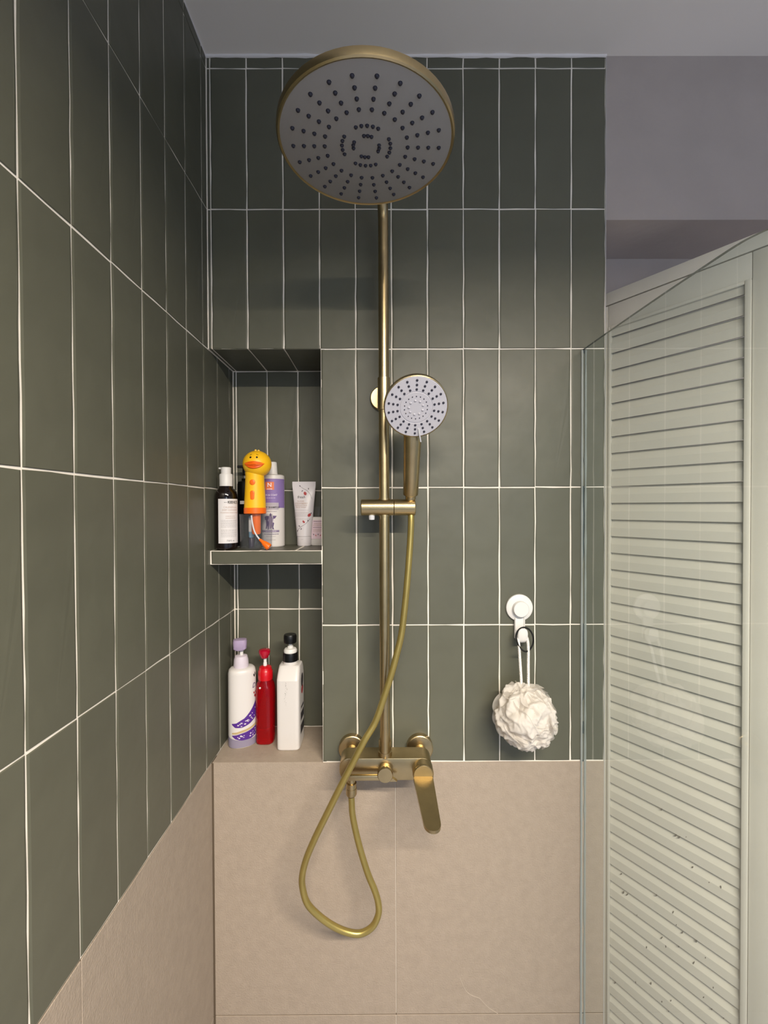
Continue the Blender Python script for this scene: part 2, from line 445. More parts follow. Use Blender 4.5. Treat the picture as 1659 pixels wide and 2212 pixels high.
# beige slabs
def slab(parent, vf): return obj('slab', vf, STONE, parent, smooth=True, sharp=30)
zt = NZ0 - .0013
obj('joint', box(XL, NX1, .0003, .0085, NZ0 - .0045, NZ0 - .0012), STONE_JOINT, wall_back, smooth=False)
for x0, x1 in ((XL + .0035, .3925), (.3935, XE)):
    slab(wall_back, rbox(x0, x1, -.0004, .0085, .3330, zt, .0006, 1))
    slab(wall_back, rbox(x0, x1, -.0004, .0085, .002, .3312, .0006, 1))
slab(wall_back, rbox(XL + .001, NX1 - .001, .0001, ND, NZ0 - .0014, NZ0, .0004, 1))     # ledge of the niche
obj('joint', join(box(XL, XE, .006, .0135, .002, NZ0 - .009)), STONE_JOINT, wall_back, smooth=False)
obj('joint', box(XL, XE, .0008, .0016, .3300, .3342), STONE_JOINT, wall_back, smooth=False)
yj = [.0] + [YK(5) - i * .6 for i in range(2)] + [-1.2]
for a, b in zip(yj[:-1], yj[1:]):
    slab(wall_left, rbox(XL - .0085, XL + .0004, b + .0006, a - .0016 if a == 0 else a - .0006, .3330, zt, .0006, 1))
    slab(wall_left, rbox(XL - .0085, XL + .0004, b + .0006, a - .0016 if a == 0 else a - .0006, .002, .3312, .0006, 1))
obj('joint', box(XL - .0016, XL - .0008, -1.2, .03, .002, NZ0 - .001), STONE_JOINT, wall_left, smooth=False)
obj('joint', box(XL - .0016, XL + .0045, .0005, .008, .002, NZ0 - .001), STONE_JOINT, wall_left, smooth=False)
vp = [at(440 + x / 1.929, 2040 + y / 1.929, -.0006) for x, y in ((1068, 140), (1090, 190), (1115, 212), (1150, 226), (1172, 250), (1195, 270), (1225, 288))]
obj('vein', tube([Vector((p.x, -.0002, p.z)) for p in catmull(vp, 4)], .0008, 6), mat('pale_vein', srgb(171, 157, 142), .6), wall_back)
# shelf across the niche
sz0, sz1 = 1.3248, 1.3556
shelf = meta(obj('niche_shelf', box(XL, NX1, .0008, ND, sz0 + .0005, sz1 - .0005), GROUT, smooth=False),
    'green tiled shelf across the wall niche', 'shelf', kind='structure')
tile(shelf, ((XL + NX1) / 2 + .001, -.0002, (sz0 + sz1) / 2), NX1 - XL - .001, sz1 - sz0 - .0005)
for a, b in ((XL, .0995 - WT), (.0995 - WT, .0995), (.0995, .0995 + WT), (.0995 + WT, NX1)):
    tile(shelf, ((a + b) / 2, ND / 2 + .001, sz1), b - a, ND - .002, (-PI/2, 0, 0))
    tile(shelf, ((a + b) / 2, ND / 2 + .001, sz0), b - a, ND - .002, (PI/2, 0, 0))
# trims: caulk below the ceiling, end of tiled wall
def bead(p0, p1, n, r0, r1, flat=None):
    p0, p1 = Vector(p0), Vector(p1); P = []; R = []
    for i in range(n + 1):
        P.append(p0.lerp(p1, i / n)); R.append(random.uniform(r0, r1))
    return tube(P, R, 8)
t1 = obj('trim_1', bead((XL, -.001, CEILZ - .0005), (XE, -.001, CEILZ - .0005), 40, .0026, .0052), CAULK)
meta(t1, 'uneven white caulk line where the back tiles meet the ceiling', 'trim', kind='structure')
t2 = obj('trim_2', bead((XL, -.001, CEILZ - .001), (XL, -1.2, CEILZ - .001), 30, .0012, .0026), CAULK)
meta(t2, 'thin caulk line where the side tiles meet the ceiling', 'trim', kind='structure')
t3 = obj('trim_3', rbox(XE - .0004, XE + .0013, -.0008, .01, 0, CEILZ - .002, .0003, 1), mat('pale_grey_trim', srgb(186, 182, 178), .6))
meta(t3, 'thin pale vertical strip ending the tiled wall at the alcove', 'trim', kind='structure')

# ------------------------------------------------------------------ louvered door in the alcove
A = Vector((.8977, .08, 0)); B_ = Vector((1.0506, -.138, 0))
U = (B_ - A).normalized(); NN = Vector((-U.y * -1, U.x * -1, 0)).normalized()
if NN.dot(CAM - A) < 0: NN = -NN
LW = (B_ - A).length
DB = Vector((A.x, A.y, .012))
door = thing('door_1', 'white painted louvered door standing ajar in the alcove behind the glass', 'door', DB, kind='structure')
def dp(u, n, z): return A + U * u + NN * n + Vector((0, 0, z))
def dbox(u0, u1, n0, n1, z0, z1, b=.0015):
    vf = rbox(u0, u1, n0, n1, z0, z1, b, 2)
    return [dp(p.x, p.y, p.z) for p in vf[0]], vf[1]
SL = .042
ztop, zrail, zhead = 1.9180, 1.8685, 1.9494
obj('stile', dbox(-SL, -.0005, -.028, 0, .012, ztop), DOORP, door)
obj('stile', dbox(LW + .0005, LW + .060, -.028, 0, .012, ztop), DOORP, door)
obj('top_rail', dbox(0, LW, -.028, 0, zrail, ztop), DOORP, door)
obj('bottom_rail', dbox(0, LW, -.028, 0, .012, .105), DOORP, door)
obj('header', dbox(-SL, LW + .060, -.030, .0, ztop + .0022, zhead), DOORP, door)
obj('bead_moulding', dbox(LW - .010, LW, -.02, .004, .105, zrail), DOORP, door)
obj('bead_moulding', dbox(0, .006, -.02, .002, .105, zrail), DOORP, door)
obj('bead_moulding', dbox(.006, LW - .010, -.02, .003, zrail - .007, zrail), DOORP, door)
PT = .03885
ze = 1.4568
prof = [(0, .0006), (.0016, 0), (.0016, .0195), (-.0056, PT - .0003), (-.014, PT), (-.014, .004)]   # (n, dz)
lme = None
k0 = -int((ze - .112) / PT); k1 = int((zrail - ze) / PT) + 1
for k in range(k0, k1):
    z0 = ze + k * PT
    pr = [(n, min(z, zrail - z0 - .001)) for n, z in prof]
    L0 = [dp(.0062, n - .0035, z0 + z) for n, z in pr]; L1 = [dp(LW - .0102, n - .0035, z0 + z) for n, z in pr]
    nq = len(pr)
    obj('louver', (L0 + L1, [tuple(range(nq))[::-1], tuple(range(nq, 2 * nq))] + [(i, (i + 1) % nq, (i + 1) % nq + nq, i + nq) for i in range(nq)]), DOORP, door, smooth=False)

# dark chips in the paint of the lower louvers
chips = []; rc = random.Random(21)
for x, y in ((712, 772), (805, 948), (830, 960), (878, 955), (920, 1160), (1032, 1260), (1110, 1292), (440, 1207), (675, 1350), (548, 1480), (790, 1462), (812, 1545), (850, 1600), (712, 1635),
             (742, 1690), (612, 1697), (828, 1690), (945, 1655), (1008, 1765), (928, 1802), (775, 2055), (715, 2060), (995, 2030), (1060, 1965), (760, 2125), (1050, 2110), (1130, 2170), (400, 1935),
             (540, 1930), (640, 1940), (455, 1330), (480, 1345)):
    rd = MR @ Vector(((1200 + x / 3.107 - 829.5) / F, 1, -(1500 + y / 3.107 - 1106) / F))
    p = CAM + rd * ((A + NN * -.003 - CAM).dot(NN) / rd.dot(NN))
    u_ = (p - A).dot(U); a_, b_ = rc.uniform(.0006, .0011), rc.uniform(.0012, .0030); tl = rc.uniform(-.6, .2)
    ring = [(a_ * math.cos(2 * PI * k / 7), b_ * math.sin(2 * PI * k / 7)) for k in range(7)]
    chips.append(prism([dp(u_ + q[0] * math.cos(tl) - q[1] * math.sin(tl), -.0016, p.z + q[0] * math.sin(tl) + q[1] * math.cos(tl)) for q in ring], NN * -.005))
obj('paint_chips', join(*chips), mat('dark_chip', srgb(96, 92, 84), .8), door, smooth=False, kind='stuff')

# ------------------------------------------------------------------ glass screen
XG, TG = .8008, .0050
pts = [(.0, 1.7885), (-.10, 1.7852), (-.2345, 1.7795), (-.34, 1.7740), (-.4043, 1.7700), (-.4316, 1.7662), (-.4558, 1.7605),
       (-.49, 1.7475), (-.53, 1.724), (-.565, 1.690), (-.59, 1.648), (-.605, 1.60), (-.61, 1.55)]
top = catmull([(XG, y, z) for y, z in pts], 5)
outl = [Vector(p) for p in top] + [Vector((XG, -.61, .02)), Vector((XG, .0, .02))]
screen = thing('shower_screen', 'clear fixed glass shower screen with a rounded top corner', 'glass screen', (XG, -.3, .02))
gv = prism(outl, (TG, 0, 0))
obj('glass_pane', (gv[0], gv[1], [0, 0] + [1] * (len(gv[1]) - 2)), [GLASS, GLASS_E], screen, smooth=True, sharp=25)
for xs in (XG - .0014, XG + TG + .0014):
    n = 60; P = [Vector((xs, -.0012, .02 + (1.786 - .02) * i / n)) for i in range(n + 1)]
    obj('silicone_bead', tube(P, [random.uniform(.0017, .0030) for _ in P], 8), SILI, screen)
obj('floor_channel', rbox(XG - .006, XG + TG + .006, -.612, -.003, .0, .024, .002, 1), BRASS, screen)

# ------------------------------------------------------------------ shower column
RX, RY = .3702, -.070
colm = thing('shower_column', 'brushed brass shower column with round rain head on the green tiles', 'shower', (RX, RY, .90))
zbend = 2.012
hc = Vector((.3455, -.322, 1.962))
armz = 2.062
ad = Vector((hc.x - RX, hc.y - RY, 0)); al = ad.length; ad.normalize()
path = [Vector((RX, RY, z)) for z in (.955, 1.3, 1.7, zbend)]
for i in range(1, 11):
    a = i / 10 * PI / 2; path.append(Vector((RX, RY, zbend)) + ad * (.05 * (1 - math.cos(a))) + Vector((0, 0, .05 * math.sin(a))))
path.append(Vector((RX, RY, armz)) + ad * (al - .03))
for i in range(1, 9):
    a = i / 8 * PI / 2; path.append(Vector((RX, RY, armz)) + ad * (al - .03 + .03 * math.sin(a)) + Vector((0, 0, -.03 * (1 - math.cos(a)))))
path.append(hc + Vector((0, 0, .02)))
obj('riser_pipe', tube(path, .0104, 20), BRASS, colm)
# wall bracket
bz = 1.6826
obj('bracket_flange', lathe((.3673, 0, bz), [(.0265, -.0005), (.0265, -.007), (.0245, -.0095), (.0, -.0095)][::-1], 32, 'Y'), BRASS, colm)
obj('bracket_arm', lathe((RX - .0005, 0, bz - .006), [(.0085, -.006), (.0085, RY + .006)], 20, 'Y'), BRASS, colm)
obj('bracket_sleeve', lathe((RX, RY, 0), [(.0118, bz - .040), (.0124, bz - .0395), (.0124, bz + .0245), (.0118, bz + .025)], 24), BRASS, colm)
# slider
sl = at(838, 1096, -.075)
slz = sl.z; x0 = at(780, 1096, -.075).x; x1 = at(850.6, 1096, -.075).x; x2 = at(897, 1096, -.075).x
obj('slider', join(lathe((0, -.075, slz), [(0, x0 - .0), (.0150, x0), (.0163, x0 + .0015), (.0163, x1 - .0005), (.0155, x1)], 28, 'X'),
    lathe((RX, RY, 0), [(.0122, slz - .0178), (.0122, slz + .0178)], 24)), BRASS, colm)
obj('holder', lathe((0, -.075, slz), [(.0155, x1 + .0004), (.0163, x1 + .001), (.0163, x2 - .0015), (.0150, x2), (0, x2)], 28, 'X'), BRASS, colm)
kp = at(803, 1119, -.075)
obj('slider_button', lathe((kp.x, -.075, 0), [(.0, slz - .0255), (.0055, slz - .0245), (.006, slz - .021), (.006, slz - .012)], 16), CHROME, colm)
# mixer body
mz0, mz1, my0, my1 = .9010, .9465, -.080, -.038
mx0, mx1 = at(733, 1660, -.079).x, at(933, 1660, -.079).x
def capsule_ring(y, inset=0, n=12):
    r = (mz1 - mz0) / 2 * .82 - inset; cz = (mz0 + mz1) / 2; pts = []
    hz = (mz1 - mz0) / 2 - inset; ax0, ax1 = mx0 + inset, mx1 - inset
    for cx, cz_, a0 in ((ax1 - r, cz + hz - r, 0), (ax0 + r, cz + hz - r, PI/2), (ax0 + r, cz - hz + r, PI), (ax1 - r, cz - hz + r, 1.5 * PI)):
        for i in range(n + 1):
            a = a0 + PI / 2 * i / n; pts.append(Vector((cx + r * math.cos(a), y, cz_ + r * math.sin(a))))
    return pts
obj('mixer_body', loft([capsule_ring(my1, .002), capsule_ring(my1 - .002), capsule_ring(my0 + .0025), capsule_ring(my0 + .0008, .0008), capsule_ring(my0, .0028)]), BRASS, colm)
for fx in (.2989, .4455):
    obj('wall_flange', lathe((fx, 0, .9275), [(.0285, -.0003), (.0285, -.0125), (.0270, -.0140), (.0262, -.0142), (.0165, -.0150), (.0135, -.016), (0, -.016)], 32, 'Y'), BRASS, colm)
    obj('inlet_nut', lathe((fx, 0, .9255), [(.0130, -.014), (.0130, -.026), (.0145, -.027), (.0145, -.0385)], 24, 'Y'), BRASS, colm)
obj('riser_collar', lathe((RX, RY + .004, 0), [(.0142, .945), (.0142, .9545), (.0118, .9555), (.0118, .957), (.0128, .9575), (.0128, .976), (.0118, .9775)], 24), BRASS, colm)
# diverter knob with lever
kc = Vector((.3702, 0, .9235))
kn = obj('diverter_knob', lathe(kc, [(.0130, my0 + .004), (.0130, -.087), (.0146, -.0885), (.0152, -.090), (.0152, -.0985), (.0140, -.1), (0, -.1)], 28, 'Y'), BRASS, colm)
obj('diverter_lever', rbox(kc.x - .078, kc.x - .004, -.0975, -.0895, kc.z - .0120, kc.z - .0015, .002, 2), BRASS, kn)
obj('diverter_fin', prism([kc + Vector((.008, -.0975, -.002)), kc + Vector((.0235, -.0975, -.0135)), kc + Vector((.004, -.0975, -.0135))], (0, .008, 0)), BRASS, kn)
# single lever on the right
lc = Vector((.4450, 0, .9245))
hd = obj('lever_hub', lathe(lc, [(.0208, my0 + .004), (.0208, -.096), (.0200, -.1), (.0185, -.1015), (0, -.1015)], 32, 'Y'), BRASS, colm)
La, Lb = Vector((lc.x - .001, -.100, .9195)), Vector((.4525, -.208, .892))
ld = (Lb - La); ll = ld.length; ld.normalize(); ls = Vector((1, 0, 0)); ln = ls.cross(ld).normalized()
pr = []
for i in range(13): a = -PI/2 + PI * i / 12; pr.append((ll - .0150 + .0150 * math.cos(a), .0150 * math.sin(a)))
for i in range(9): a = PI/2 + PI * i / 8; pr.append((.0192 * math.cos(a) * .35 + .004, .0192 * math.sin(a)))
ol = [La + ld * u + ls * v for u, v in pr]
obj('lever_handle', prism([p + ln * .0035 for p in ol], -ln * .007), BRASS, hd, sharp=30)
# hose outlet
ho = at(759, 1697, -.062)
obj('hose_outlet', lathe((ho.x, -.062, 0), [(.0085, .9015), (.0085, .889), (.0078, .8885), (.0078, .887), (.0105, .8865), (.0105, .8765), (.0112, .876), (.0112, .864), (.0098, .861)][::-1], 20), BRASS, colm)
# rain head
rh = obj('rain_head', lathe((hc.x, hc.y, 0), [(.1195, 1.9632), (.1222, 1.9618), (.1240, 1.9634), (.1246, 1.968), (.1240, 1.9735), (.119, 1.9765), (.05, 1.980), (.022, 1.986), (.014, 1.992), (.014, 2.006), (.0, 2.006)], 72), BRASS, colm)
obj('spray_face', lathe((hc.x, hc.y, 0), [(.1196, 1.966), (.1196, 1.9632), (.1186, 1.9626), (.0, 1.9626)][::-1], 64), FACE, rh, label='grey flat spray face')
nv = lathe((0, 0, 0), [(.0, -.0024), (.0018, -.0022), (.0026, -.0012), (.0031, .0006)], 8)
nme = bpy.data.meshes.new('nozzle'); nme.from_pydata([tuple(p) for p in nv[0]], [], nv[1]); nme.materials.append(NOZ); nme.shade_smooth()
def nozzle(parent, loc, sc=1, rot=None, base=None):
    o = bpy.data.objects.new('nozzle', nme); COL.objects.link(o); o.parent = parent
    o.location = Vector(loc) - base; o.scale = (sc, sc, sc)
    if rot: o.rotation_euler = rot
    return o
nc = Vector((.3455, -.3195, 1.9624))
cb = BASE[colm.name]
for i in range(22):
    a = math.radians(-97.2 + 360 / 22 * i)
    for r in (.1035, .0885, .0738, .0590): nozzle(rh, nc + Vector((r * math.cos(a), r * math.sin(a), 0)), 1, base=cb)
for g in range(4):
    for i in range(5):
        a = math.radians(-112 + 90 * g + 13 * i + 0); nozzle(rh, nc + Vector((.0345 * math.cos(a), .0345 * math.sin(a), 0)), .95, base=cb)
    for i in range(3):
        a = math.radians(-98 + 90 * g + 16.5 * i); nozzle(rh, nc + Vector((.0185 * math.cos(a), .0185 * math.sin(a), 0)), .95, base=cb)

# ------------------------------------------------------------------ hand shower
hb = at(887, 1076, -.078)
hcen = at(898.5, 880, -.173)
hand = thing('hand_shower', 'brass hand shower with round grey face resting in the slider', 'hand shower', hb)
nrm = Vector((.02, -.83, -.56)).normalized()        # face normal, tilted down towards the room
sx_ = Vector((1, 0, 0)); sx_ = (sx_ - nrm * sx_.dot(nrm)).normalized(); sy_ = nrm.cross(sx_) * -1
if sy_.z < 0: sy_ = -sy_
HR = .0572
def hloc(u, v, w): return hcen + sx_ * u + sy_ * v + nrm * w
def hlathe(prof, seg=48):
    rings = [[hloc(max(r, 1e-5) * math.cos(2 * PI * k / seg), max(r, 1e-5) * math.sin(2 * PI * k / seg), h) for k in range(seg)] for r, h in prof]
    return loft(rings)
obj('head_shell', hlathe([(.0, -.028), (.018, -.0275), (.036, -.0245), (.050, -.0175), (.0560, -.0125), (HR, -.0095), (HR, .0002), (.0558, .0010), (.0553, 0)]), BRASS, hand)
fc = obj('spray_face', hlathe([(.0553, -.003), (.0553, .0006), (.0545, .0014), (.0298, .0016), (.0292, .0010), (.0284, .0010), (.0278, .0018), (.006, .0018), (.0, .0018)]), FACE2, hand, label='pale grey spray face')
q = Vector((0, 0, -1)).rotation_difference(nrm).to_euler()
hbs = BASE[hand.name]
for i in range(18):
    a = PI / 2 + 2 * PI / 18 * i
    for r in (.0487, .0408, .0330): nozzle(fc, hloc(r * math.cos(a), r * math.sin(a), .0012), .80, q, hbs)
for i in range(18):
    a = PI / 2 + 2 * PI / 18 * i; nozzle(fc, hloc(.0206 * math.cos(a), .0206 * math.sin(a), .0016), .42, q, hbs)
for i in range(9):
    a = PI / 2 + .15 + 2 * PI / 9 * i
    obj('jet', lathe_dir(hloc(.0128 * math.cos(a), .0128 * math.sin(a), .0015), nrm, [(.0023, 0), (.0021, .0009), (.0012, .0016), (0, .0017)], 10), FACE2, fc)
# handle
h0 = hb + Vector((.0, 0, .0065)); h1 = hloc(-.002, -.050, -.021)
hpath = [h0 + (h1 - h0) * t for t in (0, .04, .06, .3, .6, .85, 1)]
def hring(c, rx, ry, tdir, n=28):
    s = Vector((1, 0, 0)); s = (s - tdir * s.dot(tdir)).normalized(); w = tdir.cross(s)
    return [c + s * rx * math.cos(2 * PI * k / n) + w * ry * math.sin(2 * PI * k / n) for k in range(n)]
td = (h1 - h0).normalized(); Lh = (h1 - h0).length
obj('handle', loft([hring(h0 + td * Lh * t, rx, ry, td) for t, rx, ry in
    ((0, .0138, .0125), (.012, .0150, .0135), (.3, .0155, .0138), (.62, .0160, .014), (.86, .0168, .0142), (1.0, .0170, .0120), (1.10, .015, .009))]), BRASS, hand)
obj('neck', lathe_dir(h0 - td * .022, td, [(.0085, 0), (.0095, .001), (.0095, .0135), (.0104, .014), (.0104, .023)], 20), BRASS, hand)
tb = hloc(.0085, -.0515, .001)
obj('selector_tab', loft([[tb + sx_ * (dx + s * .0017) + sy_ * dy + nrm * (w + t) for s, t in ((-1, 0), (1, 0), (.6, .004), (-.6, .004))]
    for dx, dy, w in ((-.002, .012, -.001), (0, 0, .0008), (.003, -.0145, -.002))]), CHROME, hand)

# ------------------------------------------------------------------ hose
def c5(x, y): return 620 + x / 4.336, 1550 + y / 4.336
def c6(x, y): return 780 + x / 6.143, 1300 + y / 6.143
hp = [(at(759, 1722, -.062), )]
P = [at(759, 1722, -.062), at(*c5(606, 800), -.064), at(*c5(612, 900), -.066), at(*c5(640, 1050), -.070), at(*c5(690, 1250), -.076), at(*c5(760, 1470), -.082), at(*c5(822, 1620), -.086),
     at(*c5(855, 1740), -.088), at(*c5(855, 1845), -.09), at(*c5(800, 1958), -.092), at(*c5(690, 2022), -.094), at(*c5(560, 2008), -.096),
     at(*c5(420, 1945), -.098), at(*c5(290, 1850), -.10), at(*c5(190, 1740), -.102), at(*c5(147, 1600), -.104), at(*c5(143, 1480), -.106), at(*c5(182, 1320), -.108),
     at(*c5(262, 1130), -.111), at(*c5(360, 930), -.114), at(*c5(480, 690), -.116), at(*c5(600, 455), -.116), at(*c5(722, 220), -.113), at(*c6(190, 1590), -.106),
     at(*c6(322, 1210), -.100), at(*c6(405, 950), -.097), at(*c6(472, 700), -.094), at(*c6(535, 430), -.090), at(*c6(582, 50), -.086),
     at(881, 1240, -.082), at(886, 1170, -.078), at(888, 1120, -.0755), h0 - td * .024]
hose = meta(obj('shower_hose', tube(catmull(P, 8), .0065, 16), HOSE), 'gold flexible hose looping down below the shower mixer', 'hose')

# ------------------------------------------------------------------ hook, hair tie, pouf
hk = Vector((.6625, 0, 1.2300))
hook = thing('suction_hook', 'white plastic suction hook stuck on the green tiles', 'hook', hk)
obj('suction_disc', lathe(hk, [(.0285, -.0005), (.0292, -.0025), (.0285, -.0065), (.024, -.0085), (.0165, -.009)], 40, 'Y'), WHITEP, hook)
obj('twist_knob', lathe(hk + Vector((0, 0, -.001)), [(.0168, -.0085), (.0168, -.018), (.0158, -.0195), (0, -.0198)], 36, 'Y'), WHITEP, hook)
obj('hook_plate', rbox(hk.x - .0115, hk.x + .0105, -.0085, -.0035, hk.z - .066, hk.z - .018, .0015, 2), WHITEP, hook)
for s in (-1, 1):
    obj('rib', rbox(hk.x + s * .0095 - .0012, hk.x + s * .0095 + .0012, -.0105, -.007, hk.z - .048, hk.z - .020, .0005, 1), WHITEP, hook)
pa = catmull([(hk.x, -.007, hk.z - .056), (hk.x, -.0105, hk.z - .0655), (hk.x, -.018, hk.z - .069), (hk.x, -.0255, hk.z - .0655), (hk.x, -.029, hk.z - .054), (hk.x, -.0300, hk.z - .0385)], 5)
rings = []
for i, p in enumerate(pa):
    t = (pa[min(i + 1, len(pa) - 1)] - pa[max(i - 1, 0)]).normalized(); w = Vector((1, 0, 0)); n_ = t.cross(w).normalized()
    hw = .0105 if i < len(pa) - 4 else .0105 * math.sqrt(max(.04, 1 - ((i - (len(pa) - 5)) / 4.2) ** 2))
    rings.append([p + w * hw * math.cos(2 * PI * k / 16) + n_ * .0026 * math.sin(2 * PI * k / 16) for k in range(16)])
obj('hook_tip', loft(rings), WHITEP, hook)
hz = hk.z - .0655
tie = []
for k in range(40):
    a = 2 * PI * k / 40
    tie.append(Vector((hk.x + .0035 + .0176 * math.sin(a) + .001 * math.sin(2 * a), -.0310 + .0078 * math.cos(a) + .001 * math.sin(3 * a), hz + .0045 + .0232 * math.cos(a))))
meta(obj('hair_tie', tube(tie, .0017, 8, closed=True), BLACKR), 'thin black elastic hair tie hanging on the white hook', 'hair tie')
pc = at(1135.5, 1545, -.062)
pouf = thing('bath_pouf', 'white mesh bath pouf hanging by its cord from the hook', 'bath pouf', pc + Vector((0, 0, .06)))
rnd = random.Random(11)
def fold(p, sc, off):
    w = Vector((noise.noise(p * 22 + Vector((off, 1, 2))), noise.noise(p * 22 + Vector((3, off, 5))), noise.noise(p * 22 + Vector((7, 8, off))))) * .018
    return 1 - min(1, abs(noise.noise((p + w) * sc + Vector((off, off, off)))) * 2.6)
nu_, nv_ = 190, 96; V = []; Fs = []
for j in range(nv_ + 1):
    ph = PI * j / nv_
    for i in range(nu_):
        th = 2 * PI * i / nu_; d_ = Vector((math.sin(ph) * math.cos(th), math.sin(ph) * math.sin(th), math.cos(ph)))
        q_ = d_ * .06
        r_ = .0525 + .0085 * fold(q_, 26, 3.1) + .0050 * fold(q_, 48, 9.7) + .0018 * fold(q_, 95, 5.3) + .006 * noise.noise(d_ * 1.7 + Vector((4, 2, 1)))
        V.append(pc + d_ * r_)
for j in range(nv_):
    for i in range(nu_):
        a = j * nu_ + i; b_ = j * nu_ + (i + 1) % nu_; Fs.append((a, b_, b_ + nu_, a + nu_))
V = [Vector((p.x, min(p.y, -.003), p.z)) for p in V]
obj('net_core', (V, Fs), POUF, pouf, sharp=None)
V, Fs = [], []
for k in range(11):          # sheer ruffled frills standing off the ball
    ax = Vector((rnd.gauss(0, 1), rnd.gauss(0, 1), rnd.gauss(0, 1))).normalized(); a1 = ax.orthogonal().normalized(); a2 = ax.cross(a1)
    ph0 = math.radians(rnd.uniform(40, 95)); nl = rnd.choice((3, 4, 5)); p1, p2, p3 = (rnd.uniform(0, 6.28) for _ in range(3))
    seg, rad, base = 150, 8, len(V)
    for i in range(seg):
        th = 2 * PI * i / seg
        for j in range(rad + 1):
            t = j / rad; r_ = .042 + .0240 * t * (.86 + .14 * math.sin(2 * th + p3)) + .0022 * t * math.sin(nl * 2 * th + p2)
            ph = ph0 + .24 * t * math.sin(nl * th + p1) + .10 * t * math.sin(2 * nl * th + p2) + .10 * t * t
            V.append(pc + (ax * math.cos(ph) + (a1 * math.cos(th) + a2 * math.sin(th)) * math.sin(ph)) * r_)
    for i in range(seg):
        for j in range(rad):
            a = base + i * (rad + 1) + j; b_ = base + ((i + 1) % seg) * (rad + 1) + j
            Fs.append((a, b_, b_ + 1, a + 1))
V = [Vector((p.x, min(p.y, -.003), p.z)) for p in V]
obj('frills', (V, Fs), POUF_O, pouf, sharp=None, kind='stuff')
cl = [at(1127.6, 1500, -.06), at(1124, 1440, -.045), at(1121, 1395, -.034), Vector((hk.x - .0085, -.020, hk.z - .058)), Vector((hk.x, -.0180, hk.z - .0635)), Vector((hk.x + .0100, -.020, hk.z - .058)),
      at(1141, 1395, -.034), at(1141.2, 1440, -.045), at(1141.4, 1500, -.06)]
obj('cord', tube(catmull(cl, 8), .0029, 10), mat('white_cord', srgb(238, 234, 230), .8, bump=.8, bump_scale=500), pouf)

# ------------------------------------------------------------------ bottles: helpers
ZS, ZL = sz1 + .0002, NZ0 + .0002
def zpx(px, py, Y): return at(px, py, Y).z
def cyl_surf(cx, cy, r, rot=0, off=.0003):
    return lambda u, v: Vector((cx + (r + off) * math.sin(u / r + rot), cy - (r + off) * math.cos(u / r + rot), v))

# amber bottle with white pump and paper label
cx, cy, r = .0180, .0285, .0238
b = thing('amber_bottle', 'dark amber bottle with white pump and white printed label on shelf', 'bottle', (cx, cy, ZS))
zz = lambda py: zpx(497, py, .0285)
obj('bottle_body', lathe((cx, cy, 0), [(.0215, ZS), (.0236, ZS + .003), (r, ZS + .007), (r, zz(1077)), (.0232, zz(1068)), (.0205, zz(1060)), (.0155, zz(1055)), (.0142, zz(1050))], 36), AMBER, b)
obj('pump_collar', lathe((cx, cy, 0), [(.0143, zz(1051)), (.0143, zz(1026)), (.0132, zz(1024))], 28), WHITEP, b)
obj('pump_head', join(lathe((cx, cy, 0), [(.0108, zz(1025)), (.0110, zz(1011)), (.0095, zz(1009.5))], 24),
    rbox(cx - .0155, cx - .004, cy - .004, cy + .004, zz(1014), zz(1010), .001, 1)), WHITEP, b)
f_ = cyl_surf(cx, cy, r, .53); f2 = cyl_surf(cx, cy, r, .53, .0006)
lz1, lz0 = zz(1078), zz(1172)
lb = obj('paper_label', put(rect2d(-.0225, .0300, lz0, lz1, 20), f_), PAPER, b)
def words(parent, s, u, v, size, mt, fn, bold=False, slant=0):
    return obj('lettering', put(move2d(text2d(s, size, bold, slant), u, v), fn), mt, parent, smooth=False)
lh = lz1 - lz0
obj('logo_band', put(rect2d(-.0005, .030, lz1 - .0115, lz1 - .0035, 10), cyl_surf(cx, cy, r, .53, .00045)), mat('logo_band', srgb(206, 200, 196), .6), lb)
words(lb, "KIEHL'S", .0105, lz1 - .0075, .0075, INK, f2, True)
obj('fine_print', put(fine_print(-.0090, -.0025, [lz1 - .0080], 0, .0008), f2), INK, lb, smooth=False, kind='stuff')
words(lb, 'CALENDULA', .0045, lz1 - .0185, .0052, INK_R, f2)
words(lb, 'DEEP CLEANSING', .0045, lz1 - .0245, .0044, INK_R, f2)
words(lb, 'FOAMING FACE WASH', .0040, lz1 - .0305, .0040, INK_R, f2)
obj('fine_print', put(fine_print(-.006, .016, [lz1 - .0385, lz1 - .0425], 0, .0009), f2), INK_R, lb, smooth=False, kind='stuff')
obj('fine_print', put(fine_print(-.0160, .0200, [lz1 - .047 - i * .0022 for i in range(8)] + [lz1 - .068 - i * .0022 for i in range(8)], 0, .0006), f2), INK_G, lb, smooth=False, kind='stuff')
words(lb, '7.8 fl. oz.', .0050, lz0 + .0055, .0050, INK, f2)

